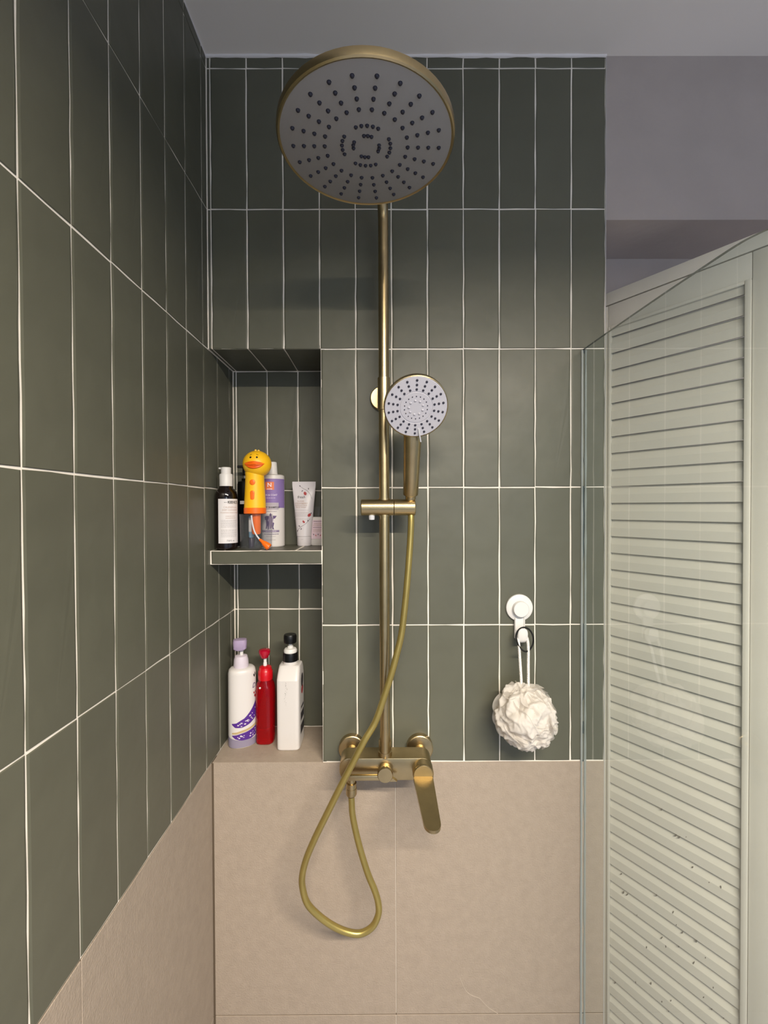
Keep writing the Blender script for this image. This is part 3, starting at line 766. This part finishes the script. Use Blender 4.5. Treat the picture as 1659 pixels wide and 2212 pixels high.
# black pump bottle behind the duck
cx, cy, r = .0385, .116, .0235
b = thing('black_pump_bottle', 'black pump bottle half hidden behind the yellow duck', 'bottle', (cx, cy, ZS))
zz = lambda py: zpx(540, py, .116)
obj('bottle_body', lathe((cx, cy, 0), [(.021, ZS), (r, ZS + .003), (r, zz(1046)), (.0215, zz(1041)), (.0135, zz(1038.5)), (.0135, zz(1034))], 32), BLACKP, b)
obj('pump_stem', lathe((cx - .004, cy, 0), [(.0042, zz(1036)), (.0042, zz(1026))], 14), WHITEP, b)
obj('pump_head', join(lathe((cx - .004, cy, 0), [(.0075, zz(1027)), (.0075, zz(1008)), (.006, zz(1006))], 20),
    rbox(cx - .024, cx - .004, cy - .004, cy + .004, zz(1011), zz(1005.5), .001, 1)), BLACKP, b)
obj('label_mark', put(rect2d(-.012, .004, zz(1089), zz(1082), 6), cyl_surf(cx, cy, r, 0)), PAPER, b)

# clear cup
ccx, ccy, cr = .0815, .0385, .0362
cz1 = zpx(558, 1111.5, ccy)
b = thing('clear_cup', 'clear plastic cup standing on the niche shelf', 'cup', (ccx, ccy, ZS))
obj('cup_wall', lathe((ccx, ccy, 0), [(0, ZS), (.0335, ZS), (.0350, ZS + .002), (cr, cz1 - .002), (cr + .0006, cz1), (cr - .0006, cz1), (cr - .0012, cz1 - .002), (.0335, ZS + .004), (.0325, ZS + .0035), (0, ZS + .0035)], 48, cap=False), CLEARP, b)
obj('lid', lathe((ccx, ccy, 0), [(cr, cz1 + .0002), (cr, cz1 + .0014), (.0115, cz1 + .0014), (.0115, cz1 + .0002), (cr, cz1 + .0002)], 48, cap=False), CLEARP, b)
bt = thing('slim_tube', 'slim pale blue and white tube standing inside the clear cup', 'tube', (.0665, .052, ZS + .0037))
obj('tube_body', lathe((.0665, .052, 0), [(.0045, ZS + .024), (.0058, ZS + .026), (.0060, cz1 - .006), (.0055, cz1 - .004)], 18), BLUET, bt)
obj('cap', lathe((.0665, .052, 0), [(.0060, ZS + .0037), (.0062, ZS + .006), (.0062, ZS + .023), (.005, ZS + .0245)], 18), mat('dark_cap', srgb(52, 48, 66), .4), bt)
obj('white_band', lathe((.0665, .052, 0), [(.00615, ZS + .038), (.00615, cz1 - .008)], 18, cap=False), WHITEP, bt)

# duck toy
dcx, dcy = ccx - .0022, ccy
zz = lambda py: zpx(556, py, dcy)
dz0 = cz1 + .0018
b = thing('duck_toy', 'yellow duck-headed bath toy with orange beak standing on clear cup', 'toy', (dcx, dcy, dz0))
s = mpp(dcy)
body_prof = [(.0225, dz0 + .0130), (.0238, dz0 + .0135), (.0232, zz(1080)), (.0212, zz(1045)), (.0205, zz(1028)), (.0212, zz(1022)), (.018, zz(1012))]
obj('body', lathe((dcx, dcy, 0), body_prof, 40), YEL, b)
hcx = at(555.5, 1000, dcy); HRd = 30.2 * s; kz = (1, 1, .95)
hd_ = obj('head', ([Vector((hcx.x + p[0] * HRd, dcy + p[1] * HRd, zz(1002.5) + p[2] * HRd * kz[2])) for p in lathe((0, 0, 0), [(math.sin(PI * i / 24), -math.cos(PI * i / 24)) for i in range(25)], 40)[0]],
    lathe((0, 0, 0), [(math.sin(PI * i / 24), -math.cos(PI * i / 24)) for i in range(25)], 40)[1]), YEL, b)
hC = Vector((hcx.x, dcy, zz(1002.5)))
def c7(x, y): return 500 + x / 11.85, 950 + y / 11.85
def on_head(x, y): return ray_ball(*c7(x, y), hC, HRd, kz)
for x, y in ((487, 450), (650, 448)):
    p = on_head(x, y); obj('eye', lathe_dir(p, p - hC, [(.0023, -.0005), (.0020, .0008), (0, .0011)], 12), BLACKP, hd_)
for pts_ in (((470, 398), (495, 382), (522, 376)), ((632, 372), (660, 383), (690, 388))):
    pp = [on_head(*q_) for q_ in pts_]; obj('eyebrow', tube(catmull(pp, 3), .0005, 6), BLACKP, hd_)
for x, y in ((618, 272), (695, 280)):
    p = at(*c7(x, y + 8), dcy - .004); obj('tuft', lathe(p, [(.0028 * math.sin(PI * i / 8), -.0031 * math.cos(PI * i / 8)) for i in range(9)], 14), mat('pale_yellow_tuft', srgb(250, 206, 90), .4), hd_)
# beak: two lips
def lip(pts_out, bulge, mid):
    pts_out = [(p.x, p.y) for p in catmull([(x, y, 0) for x, y in pts_out], 3, closed=True)]
    n = len(pts_out); O = [on_head(*q_) for q_ in pts_out]
    c = sum(O, Vector()) / n; out = (c - hC).normalized()
    layers = [[p - out * .0015 for p in O]]
    for t, h in ((.0, .35), (.12, .62), (.35, .88), (.65, 1.0)): layers.append([p.lerp(c, t) + out * bulge * h for p in O])
    Vv = [p for l_ in layers for p in l_] + [c + out * bulge * mid]; Ff = []
    for L_ in range(len(layers) - 1):
        for k in range(n): Ff.append((L_ * n + k, L_ * n + (k + 1) % n, (L_ + 1) * n + (k + 1) % n, (L_ + 1) * n + k))
    L_ = len(layers) - 1
    for k in range(n): Ff.append((L_ * n + k, L_ * n + (k + 1) % n, (L_ + 1) * n))
    return Vv, Ff
obj('upper_beak', lip([(332, 612), (400, 572), (490, 548), (600, 545), (720, 568), (800, 594), (850, 618), (780, 640), (700, 645), (590, 632), (470, 640), (390, 640)], .0050, 1.0), ORA, hd_, sharp=70)
obj('lower_beak', lip([(350, 628), (450, 645), (550, 640), (650, 645), (740, 648), (820, 632), (760, 685), (660, 722), (560, 738), (460, 718), (395, 675)], .0036, .8), ORA_D, hd_, sharp=70)
fnb = lambda u, v: cyl_surf(dcx, dcy, .0225 - (v - dz0) * .03, 0, .0006)(u, v)
ub = lambda x: (500 + x / 11.85 - 556.0) * s
def button(cx_, z_, rx, rz, h):
    n = 32; rings = []
    for f, o_ in ((1.0, -.001), (1.0, h * .6), (.85, h), (.45, h * 1.1)):
        ring = []
        for k in range(n):
            a = 2 * PI * k / n; r_ = rx - (1 - f) * rx
            u = cx_ + r_ * math.cos(a); v = z_ + math.copysign(max(0, rz - rx), math.sin(a)) + r_ * math.sin(a)
            ring.append(cyl_surf(dcx, dcy, .0228 - (v - dz0) * .028, .28, o_)(u, v))
        rings.append(ring)
    return loft(rings)
obj('button', button(ub(603), zz(950 + 1100/11.85), .0062, .0062, .0012), ORA, b)
obj('button', button(ub(600), zz(950 + 1430/11.85), .0050, .0108, .0012), ORA, b)
obj('orange_ring', lathe((dcx, dcy, 0), [(.0230, dz0), (.0246, dz0 + .0012), (.0246, dz0 + .0128), (.0236, dz0 + .0136)], 40), ORA, b)
obj('dipping_stem', lathe((dcx + .0025, dcy, 0), [(.0, zz(1154.5)), (.008, zz(1154)), (.0098, zz(1151)), (.0100, dz0 + .001)], 24), ORA, b)
# little hose with flared orange nozzle, leaning out at the front
def c8(x, y): return 460 + x / 11.85, 1050 + y / 11.85
yf = .0000
tp = [at(*c8(985, 750), .0005), at(*c8(1000, 900), .0), at(*c8(1050, 1120), -.0006), at(*c8(1110, 1250), -.0008), at(*c8(1200, 1375), .0)]
sq = thing('squirt_tube', 'clear soft tube with flared orange nozzle leaning on the cup', 'tube', (tp[-1].x, .0, ZS))
obj('soft_tube', tube(catmull(tp, 6), .0018, 10), WATER_T, sq)
n0, n1 = at(*c8(1190, 1360), .0), at(*c8(1440, 1570), -.001)
n1.z = max(n1.z, ZS + .0062)
nd = n1 - n0; NL = nd.length
obj('flared_nozzle', lathe_dir(n0, nd, [(.0022, 0), (.0030, .003), (.0036, NL * .3), (.0062, NL * .55), (.0078, NL * .85), (.0074, NL), (.0055, NL), (.0045, NL * .8), (.0, NL * .7)], 24), ORA, sq, sharp=50)

# dog shampoo bottle
cx, cy, r = .1040, .1010, .0272
zz = lambda py: zpx(595, py, cy)
b = thing('shampoo_bottle', 'white dog shampoo bottle with violet label and dog drawing on shelf', 'bottle', (cx, cy, ZS))
obj('bottle_body', lathe((cx, cy, 0), [(.0255, ZS), (.0272, ZS + .002), (r, zz(1032)), (.0268, zz(1028)), (.0235, zz(1026)), (.0115, zz(1025.2)), (.0115, zz(1022))], 40), WHITEB, b)
obj('cap', lathe((cx, cy, 0), [(.0120, zz(1025)), (.0112, zz(1022)), (.0096, zz(1000)), (.0085, zz(998.3))], 28), WHITEP, b)
rt = math.atan2(CAM.x - cx, cy - CAM.y) * .35
f1, f2, f3 = (cyl_surf(cx, cy, r, rt, o_) for o_ in (.0002, .0005, .0008))
zb = zz(1097)
lb = obj('violet_label', put(rect2d(-.040, .040, zb, zz(1035.5), 24), f1), VIOLET, b)
obj('orange_square', put(rect2d(-.0135, .0070, zz(1059), zz(1042), 8), f2), ORA_L, lb)
words(lb, 'N', -.0033, zz(1049), .0135, INK_W, f3, True)
words(lb, 'nootie', -.0033, zz(1057), .0048, INK_W, f3, True)
words(lb, 'SKIN & COAT', -.0025, zz(1070), .0056, INK_W, f2)
obj('fine_print', put(fine_print(-.012, .011, [zz(1077)], 0, .0020), f2), mat('pale_violet_ink', srgb(184, 166, 204), .6), lb, smooth=False, kind='stuff')
obj('grey_band', put(rect2d(-.040, .0175, zz(1101), zz(1086), 20), f2), mat('grey_violet_band', srgb(178, 170, 178), .5), lb)
obj('fine_print', put(fine_print(-.010, .008, [zz(1090)], 0, .0018), f3), INK_G, lb, smooth=False, kind='stuff')
words(lb, 'PUPPY SHAMPOO', -.0015, zz(1096), .0055, INK, f3, True)
words(lb, 'Soothing Formulation', .000, zz(1104.5), .0030, VIOLET_D, f2)
# dog drawing (flat print)
dog = []
def dz(x, y): return ((570 + x / 11.64 - 594.5) * mpp(cy) - .0005, zz(1000 + y / 11.64))
def dpoly(*q_): return poly2d([dz(*p_) for p_ in q_])
obj('dog_print', put(join(dpoly((120, 1350), (165, 1325), (240, 1330), (235, 1400), (190, 1440), (130, 1420)), dpoly((330, 1320), (425, 1325), (385, 1385), (340, 1400)),
    dpoly((255, 1290), (275, 1250), (300, 1290), (300, 1330), (250, 1330)), dpoly((155, 1440), (200, 1420), (240, 1480), (230, 1655), (205, 1665), (200, 1560), (180, 1640), (150, 1645), (165, 1550)),
    dpoly((330, 1480), (360, 1500), (340, 1600), (360, 1660), (325, 1650), (310, 1560))), f2), VIOLET_D, lb, smooth=False)
obj('dog_print', put(join(dpoly((235, 1330), (300, 1330), (345, 1390), (330, 1500), (310, 1620), (250, 1650), (235, 1500), (215, 1420))), f2), VIOLET_M, lb, smooth=False)
obj('lower_band', put(rect2d(-.028, .0190, zz(1148.5), zz(1144), 16), f1), mat('violet_band', srgb(136, 122, 150), .5), lb)
obj('fine_print', put(fine_print(-.014, .012, [zz(1146.6)], 0, .0010), f2), INK_W, lb, smooth=False, kind='stuff')
obj('fine_print', put(fine_print(-.018, .017, [zz(1153)], 0, .0013), f2), VIOLET_D, lb, smooth=False, kind='stuff')
obj('fine_print', put(fine_print(-.012, .010, [zz(1157.5), zz(1165)], 0, .0011), f2), INK_G, lb, smooth=False, kind='stuff')

# tube of face wash standing on its cap
cx, cy = at(657, 1110, .117).x, .117
zz = lambda py: zpx(657, py, cy); s = mpp(cy)
b = thing('cream_tube', 'pearl white tube with red berry print standing on its cap', 'tube', (cx, cy, ZS))
zc = zz(1158)
obj('cap', loft([superring(cx, cy, ZS, .0160, .0150), superring(cx, cy, ZS + .0015, .0172, .0160), superring(cx, cy, zc - .0006, .0174, .0162), superring(cx, cy, zc, .0168, .0155)]), TUBEW, b)
T = []
tz0, tz1 = zc + .0003, zz(1040.5)
def tube_dim(t):
    rx = .0180 + (.0284 - .0180) * (t ** 1.0); ry = max(.0010, .0172 * (1 - t ** 1.6)); return rx, ry
for i in range(15):
    t = i / 14; rx, ry = tube_dim(min(1, t / .93)); T.append(superring(cx, cy, tz0 + (tz1 - tz0) * t, rx, ry, 2, 48))
obj('tube_body', loft(T), TUBEW, b)
def tsurf(off):
    def fn(u, v):
        t = min(1, max(0, (v - tz0) / (tz1 - tz0)) / .93); rx, ry = tube_dim(t)
        x = max(-.98, min(.98, u / rx)); return Vector((cx + u, cy - ry * math.sqrt(1 - x * x) - off, v))
    return fn
f2 = tsurf(.0006)
tu = lambda x: (570 + x / 11.64 - 657) * s; tv = lambda y: zz(1000 + y / 11.64)
words(b, 'fresh', tu(950), tv(860), .0095, INK, f2, slant=.25)
words(b, 'SUGAR', tu(945), tv(965), .0052, INK_R, f2)
words(b, 'STRAWBERRY', tu(955), tv(1020), .0050, INK_R, f2)
words(b, 'EXFOLIATING', tu(955), tv(1068), .0046, INK_R, f2)
words(b, 'FACE WASH', tu(950), tv(1115), .0046, INK_R, f2)
obj('fine_print', put(fine_print(tu(775), tu(1140), [tv(1190), tv(1245), tv(1275), tv(1310), tv(1340), tv(1410)], 0, .0007), f2), INK_G, b, smooth=False, kind='stuff')
for x, y, rx, ry, ro in ((1048, 770, .0034, .0046, .45), (1160, 1310, .0034, .0046, -.7), (1028, 1475, .0023, .0037, .7)):
    obj('berry', put(blob2d(tu(x), tv(y), rx, ry, ro), f2), BERRY, b, smooth=False)
for x, y, ro in ((915, 580, .7), (975, 705, -.8), (1128, 650, 0), (1130, 1450, 0), (918, 1580, .9), (968, 1650, -.5), (868, 1700, -.5), (1200, 1265, -.3)):
    obj('leaf', put(blob2d(tu(x), tv(y), .0011, .0021, ro), f2), LEAF, b, smooth=False)
br = catmull([(tu(920), tv(590), 0), (tu(1010), tv(650), 0), (tu(1100), tv(700), 0), (tu(1180), tv(800), 0), (tu(1210), tv(900), 0)], 5)
for P_ in (br, catmull([(tu(870), tv(1690), 0), (tu(960), tv(1600), 0), (tu(1080), tv(1520), 0), (tu(1180), tv(1400), 0)], 5)):
    obj('twig', tube([f2(p.x, p.y) for p in P_], .0003, 5), LEAF, b)
words(b, 'fresh', tu(990), zz(1164), .0028, INK_G, lambda u, v: Vector((cx + u, cy - .0163 * math.sqrt(max(.02, 1 - (u / .0174) ** 2)) - .0004, v)))

# small bottle by the niche cheek
cx, cy = .2098, .132
zz = lambda py: zpx(694, py, cy)
b = thing('small_bottle', 'small white bottle with pale pink label beside the cream tube', 'bottle', (cx, cy, ZS))
bz1 = zz(1116)
obj('bottle_body', loft([superring(cx, cy, z_, rx, .0165 * k_, 4, 40) for z_, rx, k_ in ((ZS, .0195, .9), (ZS + .003, .0218, 1), (bz1 - .004, .0215, 1), (bz1 - .001, .020, .93), (bz1, .017, .8))]), WHITEB, b)
obj('cap', lathe((cx, cy, 0), [(.0120, bz1), (.0135, bz1 + .0008), (.0135, bz1 + .024), (.012, bz1 + .025)], 28), CLEARP, b)
pl = obj('label_panel', put(rect2d(-.0165, .0165, zz(1163), zz(1123), 4), lambda u, v: Vector((cx + u, cy - .0168 - .0002, v))), PINKL, b, smooth=False)
f2 = lambda u, v: Vector((cx + u, cy - .0172, v))
for i, (y_, l_) in enumerate(((1126, .011), (1131, .010), (1134.5, .012), (1139, .012))):
    obj('fine_print', put(fine_print(-l_, l_, [zz(y_)], 0, .0010), f2), LEAF if i in (0, 3) else INK_R, pl, smooth=False)
obj('fine_print', put(fine_print(-.012, .012, [zz(1143 + 1.6 * i) for i in range(4)], 0, .0006), f2), INK_R, pl, smooth=False)
for i in range(5):
    obj('flower_mark', put(blob2d(-.011 + .0055 * i, zz(1153.5 + (i % 2) * 2), .0010, .0022, .5 - .3 * i), f2), BERRY if i % 2 else LEAF, pl, smooth=False)

# ------------------------------------------------------------------ bottles on the ledge
# white and lilac pump bottle
cx, cy, ro = at(521.5, 1530, .078).x + .0015, .080, .42
zz = lambda py: zpx(522, py, cy); s = mpp(cy)
b = thing('lilac_pump_bottle', 'white oval bottle with lilac pump and purple swirl on ledge', 'bottle', (cx, cy, ZL))
ztp = zz(1440)
def oval(t):   # half sizes at height fraction
    return .0318 + .0006 * t, .0262
secs = [(ZL, .93), (ZL + .003, 1.0), (ZL + .03, 1.0), (ztp - .012, .985), (ztp - .004, .93), (ztp, .80), (ztp + .001, .6)]
obj('bottle_body', loft([superring(cx, cy, z_, .0318 * k_, .0255 * k_, 2.3, 56, ro) for z_, k_ in secs]), WHITEB, b)
def osurf(off):
    def fn(u, v):
        a = -PI / 2 + u; ca, sa = math.cos(a), math.sin(a); n_ = 2.3
        k_ = 1.0 if v < ztp - .02 else .985
        x = (.0318 * k_ + off) * math.copysign(abs(ca) ** (2 / n_), ca); y = (.0255 * k_ + off) * math.copysign(abs(sa) ** (2 / n_), sa)
        return Vector((cx + x * math.cos(ro) - y * math.sin(ro), cy + x * math.sin(ro) + y * math.cos(ro), v))
    return fn
zv = lambda y: zpx(522, 1340 + y / 5.925, cy - .022)
def strip(us, lo, hi, off, nv=3):
    Vv = []; n = len(us)
    for j in range(nv + 1):
        for u, l_, h_ in zip(us, lo, hi): Vv.append(osurf(off)(u, l_ + (h_ - l_) * j / nv))
    return Vv, [(j * n + i, j * n + i + 1, (j + 1) * n + i + 1, (j + 1) * n + i) for j in range(nv) for i in range(n - 1)]
us = [-.85 + 1.9 * i / 24 for i in range(25)]
def curve(t, pts_):
    for (a, b_), (c, d_) in zip(pts_[:-1], pts_[1:]):
        if a <= t <= c: k_ = (t - a) / (c - a); k_ = k_ * k_ * (3 - 2 * k_) if False else k_; return b_ + (d_ - b_) * k_
    return pts_[-1][1]
tt = [(u - us[0]) / (us[-1] - us[0]) for u in us]
e1 = [zv(curve(t, [(0, 1325), (.15, 1362), (.4, 1368), (.65, 1335), (1, 1270)])) for t in tt]
e2 = [zv(curve(t, [(0, 1312), (.2, 1305), (.45, 1258), (.7, 1170), (1, 1060)])) for t in tt]
e3 = [zv(curve(t, [(0, 1428), (.2, 1420), (.5, 1395), (1, 1350)])) for t in tt]
e4 = [zv(curve(t, [(0, 1445), (.2, 1446), (.5, 1425), (1, 1375)])) for t in tt]
e5 = [zv(curve(t, [(0, 1462), (.2, 1455), (.5, 1432), (1, 1385)])) for t in tt]
e6 = [zv(curve(t, [(0, 1470), (.15, 1505), (.4, 1530), (.7, 1528), (1, 1500)])) for t in tt]
obj('purple_swirl', strip(us, e1, e2, .0003), PURPLE, b); obj('purple_swirl', strip(us, e6, e5, .0003), PURPLE, b)
obj('gold_stripe', strip(us, e4, e3, .0004), GOLDP, b)
us2 = [-PI + 2 * PI * i / 48 for i in range(49)]
obj('base_tint', strip(us2, [ZL + .002] * 49, [zv(1500 + 30 * math.cos(u - .5)) for u in us2], .0002), LILAC_B, b)
fl = random.Random(5)
for i in range(34):
    t = fl.uniform(.25, .95); u = us[0] + t * (us[-1] - us[0]); k_ = min(24, int(t * 24))
    hi, lo = ((e2, e1) if i % 2 else (e5, e6)); v = lo[k_] + (hi[k_] - lo[k_]) * fl.uniform(.15, .75)
    q_ = fl.uniform(.0008, .0020)
    bl = blob2d(u, v, 1, 1, 0, 7)
    obj('petal_print', ([osurf(.0006)(u + (p.x - u) * q_ / .026, v + (p.y - v) * q_ * fl.uniform(.6, 1.2)) for p in bl[0]], bl[1]), LILAC_L, b, smooth=False)
f2 = lambda u, v: osurf(.0004)(u / .027, v)
words(b, 'D', .0225, zv(865), .0160, VIOLET_D, f2, slant=.2)
for u_, y_, rx_, ry_, m_ in ((.0235, 735, .0022, .0040, INK), (.0275, 720, .0016, .0050, INK), (.0225, 960, .0020, .0030, BERRY), (.0255, 1000, .0028, .0036, BERRY), (.0290, 960, .0020, .0045, BERRY)):
    obj('print_mark', put(blob2d(u_, zv(y_), rx_, ry_, .4), f2), m_, b, smooth=False)
obj('collar', lathe((cx - .002, cy, 0), [(.0172, ztp - .001), (.0172, zz(1434)), (.0165, zz(1424)), (.0140, zz(1416)), (.009, zz(1414.5)), (.0, zz(1414))], 32), LILAC_L, b)
obj('pump_stem', lathe((cx - .001, cy, 0), [(.0043, zz(1417)), (.0043, zz(1399))], 16), WHITEP, b)
obj('pump_head', loft([superring(cx - .003, cy - .004, z_, rx, .0130 * k_, 3, 32, .2) for z_, rx, k_ in ((zz(1402), .0110, .8), (zz(1399), .0148, 1), (zz(1384), .0158, 1), (zz(1380), .0145, .93), (zz(1379), .010, .7))]), LILAC, b)

# red bottle
cx, cy = at(573.5, 1530, .085).x, .0865
zz = lambda py: zpx(574, py, cy)
b = thing('red_pump_bottle', 'glossy translucent red pump bottle between the two white bottles on ledge', 'bottle', (cx, cy, ZL))
obj('bottle_body', loft([superring(cx, cy, z_, .0200 * k_, .0195 * k_, n_, 44) for z_, k_, n_ in ((ZL, .86, 3.5), (ZL + .003, 1.0, 3.5), (ZL + .03, 1.02, 3.5), (zz(1500), 1.08, 3), (zz(1484), 1.08, 2.6), (zz(1474), .98, 2.2), (zz(1468), .82, 2), (zz(1464), .8, 2))]), RED_T, b)
obj('collar', lathe((cx, cy, 0), [(.0168, zz(1466)), (.0174, zz(1462)), (.0168, zz(1448)), (.0150, zz(1446)), (.0140, zz(1440)), (.0095, zz(1437.5)), (0, zz(1437))], 30), RED, b)
obj('pump_stem', lathe((cx - .0005, cy, 0), [(.0044, zz(1440)), (.0044, zz(1431)), (.0036, zz(1430)), (.0036, zz(1417))], 16), WHITEP, b)
obj('pump_head', loft([superring(cx - .001, cy - .003, z_, rx, .0125 * k_, 2.2, 30, .3) for z_, rx, k_ in ((zz(1419.5), .0078, .6), (zz(1413), .0115, .9), (zz(1407), .0136, 1), (zz(1403), .0130, 1), (zz(1401.2), .0100, .8), (zz(1400.8), .004, .3))]), RED_H, b)
sp = at(566, 1487, cy - .022)
obj('foam_drop', lathe((cx - .0075, cy - .0205, sp.z), [(.0024 * math.sin(PI * i / 6), -.0024 * math.cos(PI * i / 6)) for i in range(7)], 10), WHITEP, b)

# white flat bottle with black pump
yf_ = .044
x0, x1 = at(596, 1560, yf_).x, at(646.5, 1560, yf_).x
dpt = .070
cx, cy = (x0 + x1) / 2, yf_ + dpt / 2
zz = lambda py: zpx(622, py, yf_)
b = thing('flat_white_bottle', 'white rectangular bottle with black pump and scuffed front on ledge', 'bottle', (cx, cy, ZL))
hw = (x1 - x0) / 2; zs = zz(1471)
zc_ = lambda py: zpx(625, py, cy)
def fr(z_, kx, y0_, y1_, n_=7): return superring(cx, (y0_ + y1_) / 2, z_, hw * kx, (y1_ - y0_) / 2, n_, 56)
y0_, y1_ = yf_, yf_ + dpt
znk = 1.0815
obj('bottle_body', loft([fr(ZL, .92, y0_ + .002, y1_ - .002), fr(ZL + .002, .985, y0_ + .0005, y1_ - .0005), fr(ZL + .005, 1, y0_, y1_), fr(zs - .0008, 1, y0_, y1_), fr(zs, .998, y0_ + .0004, y1_ - .0004), fr(zs + .010, .98, y0_ + .0065, y1_ - .002),
    fr(znk - .008, .95, y0_ + .0135, y1_ - .006, 6), fr(znk - .002, .92, y0_ + .017, y1_ - .010, 5), fr(znk, .80, y0_ + .019, y1_ - .014, 4)]), WHITEB, b, sharp=24)
obj('neck', lathe((cx, cy, 0), [(.0165, znk - .003), (.0162, zc_(1425))], 30), WHITEB, b)
obj('collar', lathe((cx, cy, 0), [(.0172, zc_(1426)), (.0174, zc_(1410)), (.0166, zc_(1408))], 36), BLACKP, b)
obj('pump_base', lathe((cx, cy, 0), [(.0150, zc_(1409)), (.0152, zc_(1403)), (.0130, zc_(1400)), (.0070, zc_(1399)), (.0066, zc_(1395)), (.0046, zc_(1394)), (.0046, zc_(1385))], 28), WHITEP, b)
obj('pump_head', lathe((cx, cy - .002, 0), [(.006, zc_(1389)), (.0140, zc_(1387)), (.0150, zc_(1384)), (.0150, zc_(1373)), (.0135, zc_(1369.5)), (.0, zc_(1368.5))], 28), BLACKP, b)
# scuff on the narrow front, print on the broad side
def c2(x, y): return 440 + x / 5.925, 1340 + y / 5.925
sc = []
rr = random.Random(9)
for i in range(34):
    t = i / 33; x = 1050 + 12 * math.sin(t * 7) + rr.uniform(-16, 16) * (1 - t * .5); y = 800 + 300 * t
    p = at(*c2(x, y), yf_ - .0003); sz = rr.uniform(.0003, .0011) * (1 - .5 * t)
    pts_ = [(p.x + sz * .6 * math.cos(a) + rr.uniform(-.0002, .0002), yf_ - .0003, p.z + sz * 1.6 * math.sin(a)) for a in [2 * PI * k / 6 for k in range(6)]]
    sc.append(([Vector(q_) for q_ in pts_], [tuple(range(6))]))
obj('scuff_mark', join(*sc), mat('grey_scuff', srgb(150, 146, 142), .7), b, smooth=False, kind='stuff')
f2 = lambda u, v: Vector((x1 + .0004, yf_ + .036 + u, v))
for q_ in (blob2d(0, ZL + .150, .012, .016), rect2d(-.018, .018, ZL + .060, ZL + .078, 3), rect2d(-.014, .016, ZL + .086, ZL + .092, 3), rect2d(-.020, .020, ZL + .030, ZL + .050, 3)):
    obj('side_print', put(q_, f2), INK, b, smooth=False)
obj('side_print', put(join(blob2d(0, ZL + .128, .011, .010)), f2), BERRY, b, smooth=False)
